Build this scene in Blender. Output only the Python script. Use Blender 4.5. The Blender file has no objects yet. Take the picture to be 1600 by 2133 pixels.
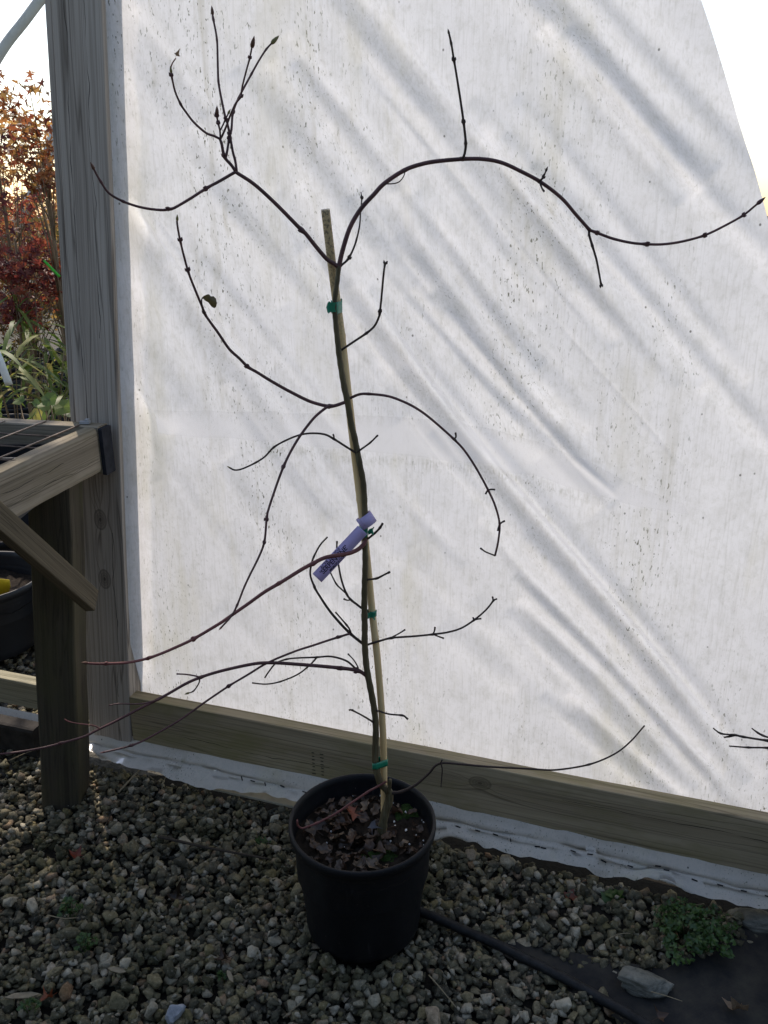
import bpy, bmesh, math, random
import numpy as np
from mathutils import Vector, Matrix

random.seed(7)
rng = np.random.default_rng(7)
R = math.radians
SC = bpy.context.scene
COL = SC.collection

# ------------------------------------------------------------------ camera
CAM_H, PITCH, FPX = 1.5, R(19.7), 1750.0
cam_data = bpy.data.cameras.new('camera')
cam_data.sensor_fit = 'VERTICAL'
cam_data.sensor_height = 36.0
cam_data.lens = FPX / 2133.0 * 36.0
cam_data.clip_start, cam_data.clip_end = 0.05, 600
cam = bpy.data.objects.new('camera', cam_data)
COL.objects.link(cam)
cam.location = (0, 0, CAM_H)
cam.rotation_euler = (R(90) - PITCH, 0, 0)
SC.camera = cam

# ------------------------------------------------------------------ sky, sun, exposure
SUN_AZ, SUN_EL = R(-20), R(50)          # behind the plastic wall, a little to the left
world = bpy.data.worlds.new('World')
SC.world = world
world.use_nodes = True
wn = world.node_tree.nodes
sky = wn.new('ShaderNodeTexSky')
sky.sky_type = 'NISHITA'
sky.sun_disc = False
sky.sun_elevation = SUN_EL
sky.sun_rotation = SUN_AZ
sky.air_density = 1.1
sky.dust_density = 1.0
sky.ozone_density = 1.0
bg = wn['Background']
world.node_tree.links.new(sky.outputs[0], bg.inputs[0])
bg.inputs[1].default_value = 0.12
sun_data = bpy.data.lights.new('sun', 'SUN')
sun_data.energy = 2.3
sun_data.angle = R(0.6)
sun_data.color = (1.0, 0.965, 0.93)
sun = bpy.data.objects.new('sun', sun_data)
COL.objects.link(sun)
SUN_DIR = Vector((math.sin(SUN_AZ) * math.cos(SUN_EL), math.cos(SUN_AZ) * math.cos(SUN_EL), math.sin(SUN_EL)))
sun.rotation_euler = SUN_DIR.to_track_quat('Z', 'Y').to_euler()
SC.view_settings.view_transform = 'Standard'
SC.view_settings.look = 'None'
SC.view_settings.exposure = 0.99
SC.view_settings.gamma = 1.0
SC.view_settings.use_white_balance = True      # the phone balances for open shade
SC.view_settings.white_balance_temperature = 7350
SC.view_settings.white_balance_tint = 13
SC.cycles.max_bounces = 8
SC.cycles.transparent_max_bounces = 12

# ------------------------------------------------------------------ measuring helpers
CP, SP = math.cos(PITCH), math.sin(PITCH)
def ray(px, py):
    a, b = (px - 800) / FPX, (1066.5 - py) / FPX
    return Vector((a, CP + b * SP, -SP + b * CP))
CAMP = Vector((0, 0, CAM_H))
def atY(px, py, Y):
    d = ray(px, py); return CAMP + d * (Y / d.y)
def atZ(px, py, z=0.0):
    d = ray(px, py); return CAMP + d * ((z - CAM_H) / d.z)
def depth(p):
    return p[1] * CP + (CAM_H - p[2]) * SP
W0, W1 = atZ(271, 1540, .08), atZ(1600, 1823, .08)
WT = (W1 - W0); WT.z = 0; WT.normalize()
WN = Vector((WT.y, -WT.x, 0))            # towards the camera side
def onwall(px, py, off=0.0):
    d = ray(px, py); q = W0 + WN * off
    return CAMP + d * ((q - CAMP).dot(WN) / d.dot(WN))
def wall(s, z, off=0.0):
    p = W0 + WT * s + WN * off; return Vector((p.x, p.y, z))
def wall_s(p): return (p - W0).dot(WT)

# ------------------------------------------------------------------ mesh helpers
def link(o, parent=None):
    COL.objects.link(o)
    if parent is not None: o.parent = parent
    return o
def tag(o, label=None, cat=None, group=None, kind=None):
    if label: o['label'] = label
    if cat: o['category'] = cat
    if group: o['group'] = group
    if kind: o['kind'] = kind
    return o
def empty(name, loc, label=None, cat=None, group=None, rz=0):
    o = bpy.data.objects.new(name, None); o.location = loc; o.rotation_euler = (0, 0, rz)
    o.empty_display_size = .05
    COL.objects.link(o); return tag(o, label, cat, group)
def mesh_from(name, verts, faces, mat=None, smooth=False):
    me = bpy.data.meshes.new(name)
    me.from_pydata([tuple(v) for v in verts], [], faces)
    if mat is not None: me.materials.append(mat)
    if smooth: me.polygons.foreach_set('use_smooth', [True] * len(me.polygons))
    me.update(); return me
def np_mesh(name, V, F, mat=None, smooth=False):
    """V (n,3), F (m,k) all faces of k corners"""
    me = bpy.data.meshes.new(name)
    V = np.asarray(V, dtype=np.float32); F = np.asarray(F, dtype=np.int32)
    k = F.shape[1]
    me.vertices.add(len(V)); me.vertices.foreach_set('co', V.ravel())
    me.loops.add(F.size); me.loops.foreach_set('vertex_index', F.ravel())
    me.polygons.add(len(F))
    me.polygons.foreach_set('loop_start', np.arange(0, F.size, k, dtype=np.int32))
    me.update(calc_edges=True)
    if smooth: me.polygons.foreach_set('use_smooth', np.ones(len(F), dtype=bool))
    if mat is not None: me.materials.append(mat)
    me.validate(); return me
def obj(name, me, parent=None, loc=(0, 0, 0)):
    o = bpy.data.objects.new(name, me); o.location = loc
    return link(o, parent)
def grid_mesh(name, P, mat, smooth=True, wrap=False):
    """P array (rows, cols, 3)"""
    r, c = P.shape[:2]
    idx = np.arange(r * c).reshape(r, c)
    if wrap:
        a = idx[:-1]; b = idx[1:]
        F = np.stack([a, np.roll(a, -1, 1), np.roll(b, -1, 1), b], -1).reshape(-1, 4)
    else:
        F = np.stack([idx[:-1, :-1], idx[:-1, 1:], idx[1:, 1:], idx[1:, :-1]], -1).reshape(-1, 4)
    return np_mesh(name, P.reshape(-1, 3), F, mat, smooth)
class MB:
    def __init__(self): self.v, self.f = [], []
    def add(self, v, f):
        n = len(self.v); self.v += [tuple(q) for q in v]; self.f += [tuple(i + n for i in t) for t in f]; return self
    def box(self, c, h, M=None):
        vs = []
        for x in (-1, 1):
            for y in (-1, 1):
                for z in (-1, 1):
                    q = Vector((x * h[0], y * h[1], z * h[2]))
                    if M is not None: q = M @ q
                    vs.append(q + Vector(c))
        return self.add(vs, [(0, 1, 3, 2), (4, 6, 7, 5), (0, 4, 5, 1), (2, 3, 7, 6), (0, 2, 6, 4), (1, 5, 7, 3)])
    def tube(self, pts, radii, sides=7, caps=True):
        v, f = tube(pts, radii, sides, caps); return self.add(v, f)
    def build(self, name, mat, parent=None, smooth=False, loc=(0, 0, 0)):
        return obj(name, mesh_from(name, self.v, self.f, mat, smooth), parent, loc)
def tube(pts, radii, sides=7, caps=True):
    pts = [Vector(p) for p in pts]; n = len(pts); v, f = [], []
    ref = None
    for i, p in enumerate(pts):
        t = (pts[min(i + 1, n - 1)] - pts[max(i - 1, 0)])
        t = t.normalized() if t.length > 1e-9 else Vector((0, 0, 1))
        if ref is None:
            ref = t.orthogonal().normalized()
        ref = (ref - t * ref.dot(t)); ref = ref.normalized() if ref.length > 1e-6 else t.orthogonal().normalized()
        b = t.cross(ref); r = radii[i] if hasattr(radii, '__len__') else radii
        for k in range(sides):
            a = 2 * math.pi * k / sides
            v.append(p + (ref * math.cos(a) + b * math.sin(a)) * r)
    for i in range(n - 1):
        for k in range(sides):
            k2 = (k + 1) % sides
            f.append((i * sides + k, i * sides + k2, (i + 1) * sides + k2, (i + 1) * sides + k))
    if caps:
        f.append(tuple(reversed(range(sides)))); f.append(tuple((n - 1) * sides + k for k in range(sides)))
    return v, f
def catmull(pts, step=7.0):
    P = [np.array(p, float) for p in pts]
    if len(P) < 3:
        n = max(2, int(np.linalg.norm(P[1] - P[0]) / step) + 1)
        return [P[0] + (P[1] - P[0]) * i / (n - 1) for i in range(n)], [0, n - 1]
    Q = [2 * P[0] - P[1]] + P + [2 * P[-1] - P[-2]]
    out, marks = [], []
    for i in range(1, len(Q) - 2):
        p0, p1, p2, p3 = Q[i - 1:i + 3]
        n = max(2, int(np.linalg.norm(p2 - p1) / step))
        marks.append(len(out))
        for k in range(n):
            t = k / n
            out.append(.5 * ((2 * p1) + (-p0 + p2) * t + (2 * p0 - 5 * p1 + 4 * p2 - p3) * t * t + (-p0 + 3 * p1 - 3 * p2 + p3) * t ** 3))
    marks.append(len(out)); out.append(P[-1])
    return out, marks
def lathe(name, prof, mat, parent=None, sides=64, loc=(0, 0, 0), wob=0.0, flutes=0):
    P = np.zeros((len(prof), sides, 3))
    for i, (r, z) in enumerate(prof):
        a = np.linspace(0, 2 * np.pi, sides, endpoint=False)
        rr = r * (1 + wob * np.sin(2 * a + .7) + wob * .6 * np.sin(3 * a + 2))
        P[i, :, 0] = rr * np.cos(a); P[i, :, 1] = rr * np.sin(a); P[i, :, 2] = z
    return obj(name, grid_mesh(name, P, mat, True, True), parent, loc)
def board(name, p0, p1, width_dir, w, t, mat, parent=None, seg=14, warp=.0015, bev=.004, seed=0, rel=None):
    """timber from p0 to p1 (centre line), width w along width_dir, thickness t; local X runs along the grain"""
    p0, p1 = Vector(p0), Vector(p1)
    X = (p1 - p0); L = X.length; X.normalize()
    Yd = Vector(width_dir); Yd = (Yd - X * Yd.dot(X)).normalized(); Z = X.cross(Yd)
    rr = random.Random(seed * 13 + 5)
    b = bev; hw, ht = w / 2, t / 2
    prof = [(-hw + b, -ht), (hw - b, -ht), (hw - b * .3, -ht + b * .3), (hw, -ht + b), (hw, ht - b), (hw - b * .3, ht - b * .3), (hw - b, ht), (-hw + b, ht), (-hw + b * .3, ht - b * .3), (-hw, ht - b), (-hw, -ht + b), (-hw + b * .3, -ht + b * .3)]
    n = len(prof); v, f = [], []
    ph = [rr.uniform(0, 6.28) for _ in range(4)]
    for i in range(seg + 1):
        x = L * i / seg
        oy = warp * (math.sin(3.1 * x + ph[0]) + .4 * math.sin(11 * x + ph[1])); oz = warp * .6 * math.sin(4 * x + ph[2])
        for (y, z) in prof: v.append((x, y + oy + rr.uniform(-1, 1) * warp * .25, z + oz + rr.uniform(-1, 1) * warp * .2))
    for i in range(seg):
        for k in range(n):
            k2 = (k + 1) % n; f.append((i * n + k, i * n + k2, (i + 1) * n + k2, (i + 1) * n + k))
    f.append(tuple(reversed(range(n)))); f.append(tuple(seg * n + k for k in range(n)))
    o = obj(name, mesh_from(name, v, f, mat), parent)
    M = Matrix((X, Yd, Z)).transposed().to_4x4()
    o.rotation_euler = M.to_euler(); o.location = p0 - (Vector(rel) if rel is not None else Vector((0, 0, 0)))
    return o

# ------------------------------------------------------------------ materials
class NT:
    def __init__(self, name):
        self.m = bpy.data.materials.new(name); self.m.use_nodes = True
        self.t = self.m.node_tree; self.t.nodes.clear()
        self.out = self.n('ShaderNodeOutputMaterial')
    def n(self, typ, **kw):
        x = self.t.nodes.new(typ)
        for k, v in kw.items(): setattr(x, k, v)
        return x
    def l(self, a, b): self.t.links.new(a, b)
    def val(self, sock, v):
        if hasattr(v, 'links'): self.l(v, sock)
        else: sock.default_value = v
    def coord(self, which='Object', scale=(1, 1, 1), rot=(0, 0, 0), loc=(0, 0, 0)):
        c = self.n('ShaderNodeTexCoord'); m = self.n('ShaderNodeMapping')
        m.inputs['Scale'].default_value = scale; m.inputs['Rotation'].default_value = rot; m.inputs['Location'].default_value = loc
        self.l(c.outputs[which], m.inputs['Vector']); return m.outputs[0]
    def noise(self, vec, scale=5, detail=3, rough=.5, dist=0):
        x = self.n('ShaderNodeTexNoise'); self.l(vec, x.inputs['Vector'])
        x.inputs['Scale'].default_value = scale; x.inputs['Detail'].default_value = detail
        x.inputs['Roughness'].default_value = rough; x.inputs['Distortion'].default_value = dist
        return x.outputs['Fac']
    def ramp(self, fac, stops, mode='LINEAR'):
        x = self.n('ShaderNodeValToRGB'); x.color_ramp.interpolation = mode
        e = x.color_ramp.elements
        while len(e) < len(stops): e.new(.5)
        for i, (p, c) in enumerate(stops):
            e[i].position = p
            e[i].color = (c, c, c, 1) if not hasattr(c, '__len__') else (*c, 1)
        self.l(fac, x.inputs[0]); return x.outputs[0]
    def mix(self, fac, a, b, mode='MIX'):
        x = self.n('ShaderNodeMix', data_type='RGBA', blend_type=mode)
        self.val(x.inputs[0], fac)
        for s, v in ((x.inputs[6], a), (x.inputs[7], b)):
            if hasattr(v, 'links'): self.l(v, s)
            else: s.default_value = (*v, 1) if len(v) == 3 else v
        return x.outputs[2]
    def math(self, op, a, b=0.0, c=0.0):
        x = self.n('ShaderNodeMath', operation=op); self.val(x.inputs[0], a); self.val(x.inputs[1], b); self.val(x.inputs[2], c); return x.outputs[0]
    def bump(self, h, strength=.4, dist=.002):
        x = self.n('ShaderNodeBump'); x.inputs['Strength'].default_value = strength; x.inputs['Distance'].default_value = dist
        self.l(h, x.inputs['Height']); return x.outputs[0]
    def principled(self, color, rough=.8, normal=None, spec=.3, **kw):
        p = self.n('ShaderNodeBsdfPrincipled')
        if hasattr(color, 'links'): self.l(color, p.inputs['Base Color'])
        else: p.inputs['Base Color'].default_value = (*color, 1)
        self.val(p.inputs['Roughness'], rough); p.inputs['Specular IOR Level'].default_value = spec
        if normal is not None: self.l(normal, p.inputs['Normal'])
        self.l(p.outputs[0], self.out.inputs[0]); return p

def wood(name, light, mid, dark, lines=42, green=None, knots=(), rough=.85, bumpd=.0015, contrast=1.0, cracks=()):
    t = NT(name)
    base = t.coord('Object')
    # grain lines run along local X; a slow wobble bends them, knots push them aside
    wob = t.noise(t.coord('Object', (1.1, 2, 2)), 2.2, 2)
    sep = t.n('ShaderNodeSeparateXYZ'); t.l(base, sep.inputs[0])
    y = t.math('ADD', sep.outputs[1], t.math('MULTIPLY', t.math('SUBTRACT', wob, .5), .022))
    kmask = None
    for (kx, ky, kr) in knots:
        dx = t.math('DIVIDE', t.math('SUBTRACT', sep.outputs[0], kx), 1.5)
        dy = t.math('SUBTRACT', sep.outputs[1], ky)
        d2 = t.math('ADD', t.math('MULTIPLY', dx, dx), t.math('MULTIPLY', dy, dy))
        g = t.math('POWER', 2.718, t.math('DIVIDE', t.math('MULTIPLY', d2, -1), (kr * 1.6) ** 2))
        y = t.math('ADD', y, t.math('MULTIPLY', t.math('MULTIPLY', g, t.math('SIGN', dy)), kr * .9))
        k = t.math('SUBTRACT', 1, t.math('DIVIDE', t.math('SQRT', d2), kr))
        ring = t.math('MULTIPLY_ADD', t.math('SINE', t.math('MULTIPLY', t.math('SQRT', d2), 700)), .25, .75)
        k = t.math('MULTIPLY', t.math('MAXIMUM', k, 0), ring)
        kmask = k if kmask is None else t.math('MAXIMUM', kmask, k)
    cmb = t.n('ShaderNodeCombineXYZ')
    t.l(t.math('MULTIPLY', sep.outputs[0], .028), cmb.inputs[0]); t.l(y, cmb.inputs[1]); t.l(sep.outputs[2], cmb.inputs[2])
    n1 = t.noise(cmb.outputs[0], lines, 2.5, .55, .0)
    n2 = t.noise(t.coord('Object', (2.2, 190, 190)), 1.0, 3, .55)
    n3 = t.noise(t.coord('Object', (1, 2.2, 2.2)), 3.0, 3, .6)
    c = t.mix(t.ramp(n1, [(.30, 0), (.42, .35), (.60, .75), (.74, 1)]), mid, light)
    line = t.ramp(n1, [(.0, .9), (.34, .9), (.375, .1), (.455, 0), (.465, .85), (.478, 0), (.555, 0), (.565, .8), (.58, 0), (1, 0)])
    c = t.mix(t.math('MULTIPLY', line, .95 * contrast), c, dark)
    c = t.mix(t.math('MULTIPLY', t.ramp(n2, [(.35, 1), (.55, 0)]), .45), c, dark)
    c = t.mix(t.math('MULTIPLY', t.ramp(n3, [(.35, 1), (.7, 0)]), .4), c, mid)
    if green:
        c = t.mix(t.math('MULTIPLY', t.ramp(t.noise(t.coord('Object', (1, 3, 3)), 4.5, 4, .65), [(.45, 0), (.68, 1)]), .7), c, green)
    if kmask is not None:
        c = t.mix(t.ramp(kmask, [(.0, 0), (.06, .55), (.2, .25), (.35, .6), (.5, .35), (.8, .8), (1, .9)]), c, tuple(q * 1.1 for q in dark))
    for (cy, x0, x1) in cracks:
        cw = t.noise(t.coord('Object', (1, .2, .2), loc=(cy * 90, 0, 0)), 5, 3, .6)
        d = t.math('ABSOLUTE', t.math('SUBTRACT', t.math('ADD', sep.outputs[1], t.math('MULTIPLY', t.math('SUBTRACT', cw, .5), .035)), cy))
        win = t.math('MULTIPLY', t.math('GREATER_THAN', sep.outputs[0], x0), t.math('LESS_THAN', sep.outputs[0], x1))
        thin = t.math('MULTIPLY', t.math('SUBTRACT', t.noise(t.coord('Object', (1, 0, 0), loc=(cy * 50, 0, 0)), 9, 2), .34), .0036)
        ck = t.math('MULTIPLY', t.math('MULTIPLY', t.math('LESS_THAN', d, thin), .8), win)
        c = t.mix(ck, c, (.008, .006, .005)); line = t.math('ADD', line, t.math('MULTIPLY', ck, 2))
    h = t.math('ADD', t.math('MULTIPLY', line, -.6), t.math('MULTIPLY', n2, .8))
    t.principled(c, rough, t.bump(h, .55, bumpd), .2)
    return t.m
def plain(name, color, rough=.6, spec=.3, var=.25, scale=20, bump=0):
    t = NT(name); n = t.noise(t.coord('Object'), scale, 4, .6)
    c = t.mix(t.ramp(n, [(.3, 0), (.7, 1)]), tuple(q * (1 - var) for q in color), tuple(q * (1 + var) for q in color))
    t.principled(c, rough, t.bump(n, bump, .002) if bump else None, spec); return t.m
def leafmat(name, stops, trans=.35, rough=.6, scale=6):
    """colour picked per leaf from the 'tint' attribute or, for single leaves, by object"""
    t = NT(name)
    at = t.n('ShaderNodeAttribute', attribute_name='tint'); oi = t.n('ShaderNodeObjectInfo')
    f = t.math('FRACT', t.math('ADD', at.outputs['Fac'], oi.outputs['Random']))
    c = t.ramp(f, stops)
    n = t.noise(t.coord('Object'), scale, 3, .6)
    c = t.mix(t.math('MULTIPLY', t.ramp(n, [(.4, 1), (.65, 0)]), .5), c, t.mix(.65, c, (0, 0, 0), 'MIX'))
    d = t.n('ShaderNodeBsdfDiffuse'); tr = t.n('ShaderNodeBsdfTranslucent'); gl = t.n('ShaderNodeBsdfGlossy')
    t.l(c, d.inputs[0]); t.l(c, tr.inputs[0]); gl.inputs['Roughness'].default_value = .45
    m1 = t.n('ShaderNodeMixShader'); m1.inputs[0].default_value = trans; t.l(d.outputs[0], m1.inputs[1]); t.l(tr.outputs[0], m1.inputs[2])
    m2 = t.n('ShaderNodeMixShader'); m2.inputs[0].default_value = .04; t.l(m1.outputs[0], m2.inputs[1]); t.l(gl.outputs[0], m2.inputs[2])
    t.l(m2.outputs[0], t.out.inputs[0]); return t.m
def plastic_film(name, trans=.6, dirt=1.0, lo=(.76, .76, .785), hi=(.84, .845, .86)):
    t = NT(name)
    # local X along the wall, Z up; the 'clean' attribute marks where tape keeps the dirt off
    cl = t.math('SUBTRACT', 1, t.n('ShaderNodeAttribute', attribute_name='clean').outputs['Fac'])
    n1 = t.noise(t.coord('Object', (1, 1, .55)), 3.2, 4, .6)
    c = t.mix(t.ramp(n1, [(.3, 0), (.7, 1)]), lo, hi)
    def layer(c, mask, k, col): return t.mix(t.math('MULTIPLY', t.math('MULTIPLY', mask, k * dirt), cl), c, col)
    blot = t.noise(t.coord('Object', (1, 1, .7)), 26, 6, .75)
    c = layer(c, t.ramp(blot, [(.45, 0), (.75, 1)]), .24, (.45, .45, .40))
    mott = t.noise(t.coord('Object', (1, 1, .8), loc=(2, 1, 5)), 90, 4, .7)
    c = layer(c, t.ramp(mott, [(.5, 0), (.75, 1)]), .22, (.42, .43, .38))
    weave = t.noise(t.coord('Object', (260, 260, 14)), 1.0, 2, .5)
    c = layer(c, t.ramp(weave, [(.50, 0), (.72, 1)]), .16, (.40, .40, .36))
    zone = t.ramp(t.noise(t.coord('Object', (2.6, 2.6, .5), loc=(3, 0, 1)), 1.7, 4, .65), [(.46, .02), (.62, 1)])
    speck = t.noise(t.coord('Object', (1, 1, .30)), 250, 2, .55)
    c = layer(c, t.math('MULTIPLY', t.ramp(speck, [(.635, 0), (.68, 1)]), zone), .68, (.12, .125, .09))
    drip = t.noise(t.coord('Object', (42, 42, 1.1), loc=(5, 2, 0)), 1.0, 4, .6)
    c = layer(c, t.math('MULTIPLY', t.ramp(drip, [(.54, 0), (.74, 1)]), zone), .34, (.40, .38, .29))
    dots = t.n('ShaderNodeTexVoronoi'); dots.inputs['Scale'].default_value = 17; t.l(t.coord('Object', (1, 1, .8)), dots.inputs['Vector'])
    c = layer(c, t.ramp(dots.outputs['Distance'], [(.022, 1), (.045, 0)]), .6, (.10, .10, .09))
    alg = t.noise(t.coord('Object', (2.4, 2.4, .55), loc=(1.7, 0, .4)), 2.3, 4, .65)
    c = layer(c, t.ramp(alg, [(.55, 0), (.75, 1)]), .30, (.56, .53, .36))
    d = t.n('ShaderNodeBsdfDiffuse'); tr = t.n('ShaderNodeBsdfTranslucent'); gl = t.n('ShaderNodeBsdfGlossy')
    bm = t.bump(t.noise(t.coord('Object', (1, 1, .6)), 60, 3), .10, .002)
    for s_ in (d, tr): t.l(c, s_.inputs[0]); t.l(bm, s_.inputs['Normal'])
    gl.inputs['Roughness'].default_value = .38; t.l(bm, gl.inputs['Normal'])
    m1 = t.n('ShaderNodeMixShader'); m1.inputs[0].default_value = trans; t.l(d.outputs[0], m1.inputs[1]); t.l(tr.outputs[0], m1.inputs[2])
    fr = t.n('ShaderNodeFresnel'); fr.inputs[0].default_value = 1.35
    m2 = t.n('ShaderNodeMixShader'); t.l(t.math('MULTIPLY', fr.outputs[0], .5), m2.inputs[0]); t.l(m1.outputs[0], m2.inputs[1]); t.l(gl.outputs[0], m2.inputs[2])
    t.l(m2.outputs[0], t.out.inputs[0]); return t.m
def tape_film(name):
    t = NT(name); a = t.n('ShaderNodeBsdfTransparent'); g = t.n('ShaderNodeBsdfGlossy'); g.inputs['Roughness'].default_value = .25
    d = t.n('ShaderNodeBsdfTranslucent'); d.inputs[0].default_value = (.8, .8, .85, 1)
    m0 = t.n('ShaderNodeMixShader'); m0.inputs[0].default_value = .5; t.l(g.outputs[0], m0.inputs[1]); t.l(d.outputs[0], m0.inputs[2])
    m = t.n('ShaderNodeMixShader'); m.inputs[0].default_value = .09; t.l(a.outputs[0], m.inputs[1]); t.l(m0.outputs[0], m.inputs[2]); t.l(m.outputs[0], t.out.inputs[0]); return t.m
STONES = [(0, (.045, .042, .031)), (.16, (.085, .078, .055)), (.32, (.165, .143, .093)), (.46, (.11, .105, .075)), (.58, (.23, .195, .12)), (.70, (.19, .16, .08)), (.80, (.30, .265, .19)), (.91, (.44, .40, .31)), (1, (.25, .15, .085))]
def stonemat(name, attr):
    t = NT(name)
    if attr: f = t.n('ShaderNodeAttribute', attribute_name='tint').outputs['Fac']
    else: f = t.n('ShaderNodeObjectInfo').outputs['Random']
    c = t.ramp(f, STONES)
    geo = t.n('ShaderNodeNewGeometry')
    v = geo.outputs['Position']
    n = t.noise(v, 130, 5, .75)
    c = t.mix(1.0, c, t.ramp(n, [(.30, .35), (.46, .85), (.58, 1.0), (.72, 1.0)]), 'MULTIPLY')
    c = t.mix(t.math('MULTIPLY', t.ramp(n, [(.56, 0), (.72, 1)]), .5), c, (.55, .50, .40))
    n = t.math('ADD', n, t.math('MULTIPLY', t.noise(v, 420, 2, .6), .5))
    moss = t.noise(v, 5, 3, .6)
    c = t.mix(t.math('MULTIPLY', t.ramp(moss, [(.45, 0), (.66, 1)]), .45), c, (.07, .068, .022))
    t.principled(c, .88, t.bump(n, .8, .003), .25); return t.m

M = {}
M['post'] = wood('weathered_post_wood', (.50, .445, .385), (.345, .295, .245), (.06, .046, .034), 17, knots=((.56, .0, .020), (.73, .004, .020)), cracks=((.03, .9, 1.9), (-.022, 1.2, 2.2), (-.03, .2, .7)))
M['base'] = wood('green_grey_board_wood', (.45, .37, .245), (.31, .245, .155), (.09, .07, .043), 16, green=(.23, .20, .085), knots=((1.0, .02, .02),), cracks=((.02, 1.2, 2.1), (-.03, .1, .6)))
M['sill'] = wood('sunlit_sill_wood', (.40, .36, .25), (.28, .25, .165), (.10, .09, .055), 30)
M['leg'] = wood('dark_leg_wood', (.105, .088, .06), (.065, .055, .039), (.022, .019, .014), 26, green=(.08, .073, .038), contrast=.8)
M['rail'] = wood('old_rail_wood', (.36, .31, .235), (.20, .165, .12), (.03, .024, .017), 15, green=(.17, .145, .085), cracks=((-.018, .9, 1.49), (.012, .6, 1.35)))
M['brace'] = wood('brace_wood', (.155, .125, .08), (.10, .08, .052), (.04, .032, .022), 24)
M['endgrain'] = plain('dark_end_grain', (.022, .024, .03), .9, .2, .4, 40, .5)
M['film'] = plastic_film('milky_film', .54, 1.4, (.79, .795, .815), (.835, .84, .855))
M['film_clean'] = tape_film('clear_tape')
M['skirt'] = plastic_film('skirt_film', .10, 2.1, (.53, .495, .435), (.63, .595, .53))
M['gravel'] = stonemat('gravel_stone', True)
M['stone'] = stonemat('single_stone', False)
t = NT('dark_soil'); v = t.n('ShaderNodeNewGeometry').outputs['Position']
n = t.noise(v, 90, 5, .7)
t.principled(t.mix(n, (.005, .005, .004), (.024, .021, .016)), .95, t.bump(n, .8, .006), .15); M['soil'] = t.m
t = NT('far_ground'); v = t.n('ShaderNodeNewGeometry').outputs['Position']
n = t.noise(v, 45, 5, .7)
t.principled(t.mix(t.ramp(n, [(.3, 0), (.7, 1)]), (.03, .03, .026), (.16, .15, .125)), .95, t.bump(n, 1, .01), .15); M['far'] = t.m
t = NT('weed_fabric'); w = t.n('ShaderNodeTexWave'); t.l(t.coord('Object', (1, 1, 1)), w.inputs['Vector']); w.inputs['Scale'].default_value = 130
n = t.noise(t.coord('Object'), 9, 5, .7)
t.principled(t.mix(t.ramp(n, [(.4, 0), (.75, 1)]), (.011, .012, .014), (.05, .046, .036)), .8, t.bump(w.outputs['Fac'], .3, .0008), .3); M['fabric'] = t.m
t = NT('black_pot_plastic'); v = t.coord('Object')
dust = t.noise(t.coord('Object', (1, 1, .35)), 14, 5, .7); scr = t.noise(t.coord('Object', (60, 60, 5)), 1, 3, .6); spk = t.noise(v, 190, 2, .5)
c = t.mix(t.math('MULTIPLY', t.ramp(dust, [(.45, 0), (.8, 1)]), .4), (.005, .0058, .008), (.02, .02, .018))
c = t.mix(t.math('MULTIPLY', t.ramp(scr, [(.66, 0), (.74, 1)]), .35), c, (.05, .05, .05))
c = t.mix(t.ramp(spk, [(.72, 0), (.76, .8)]), c, (.12, .11, .085))
t.principled(c, t.ramp(dust, [(.3, .38), (.8, .75)]), t.bump(dust, .08, .003), .25); M['pot'] = t.m
M['bgpot'] = plain('black_nursery_plastic', (.014, .015, .018), .5, .35, .2, 9)
M['hose'] = plain('black_hose', (.014, .015, .016), .6, .25, .6, 60, .3)
t = NT('young_bark'); v = t.coord('Object')
n = t.noise(t.coord('Object', (90, 90, 7)), 1, 4, .6); n2 = t.noise(v, 11, 3, .6)
c = t.mix(t.ramp(n2, [(.35, 0), (.65, 1)]), (.06, .047, .024), (.125, .098, .05))
c = t.mix(t.math('MULTIPLY', t.ramp(n, [(.56, 0), (.66, 1)]), .55), c, (.17, .165, .10))
t.principled(c, .6, t.bump(n, .4, .001), .3); M['bark'] = t.m
M['twig'] = plain('maroon_twig_bark', (.085, .036, .036), .5, .35, .35, 25)
M['redtwig'] = plain('red_twig_bark', (.15, .05, .045), .5, .35, .3, 25)
M['darktwig'] = plain('dark_twig_bark', (.042, .027, .022), .6, .3, .35, 25)
M['bud'] = plain('bud_scales', (.10, .045, .028), .55, .3, .4, 60)
M['greenbud'] = plain('green_bud_scales', (.17, .15, .055), .55, .3, .3, 60)
t = NT('bamboo_cane'); v = t.coord('Object')
n = t.noise(t.coord('Object', (30, 30, 2)), 3, 4, .6); sp = t.noise(v, 260, 2, .5)
c = t.mix(t.ramp(n, [(.3, 0), (.7, 1)]), (.70, .47, .21), (.82, .62, .34))
sepz = t.n('ShaderNodeSeparateXYZ'); t.l(v, sepz.inputs[0])
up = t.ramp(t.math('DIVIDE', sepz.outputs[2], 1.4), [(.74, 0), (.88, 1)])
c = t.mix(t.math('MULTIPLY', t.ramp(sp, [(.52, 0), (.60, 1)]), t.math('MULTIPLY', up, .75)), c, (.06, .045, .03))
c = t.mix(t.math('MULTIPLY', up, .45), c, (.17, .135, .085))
t.principled(c, .5, None, .35); M['cane'] = t.m
t = NT('green_tie_tape'); p = t.principled((.0, .20, .115), .35, None, .5)
p.inputs['Transmission Weight'].default_value = 0; M['tie'] = t.m
t = NT('lavender_label'); d = t.n('ShaderNodeBsdfDiffuse'); tr = t.n('ShaderNodeBsdfTranslucent'); mx = t.n('ShaderNodeMixShader')
for s in (d, tr): s.inputs[0].default_value = (.57, .50, .74, 1)
mx.inputs[0].default_value = .35; t.l(d.outputs[0], mx.inputs[1]); t.l(tr.outputs[0], mx.inputs[2]); t.l(mx.outputs[0], t.out.inputs[0]); M['label'] = t.m
M['ink'] = plain('black_ink', (.008, .008, .012), .6, .2, .1)
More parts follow.
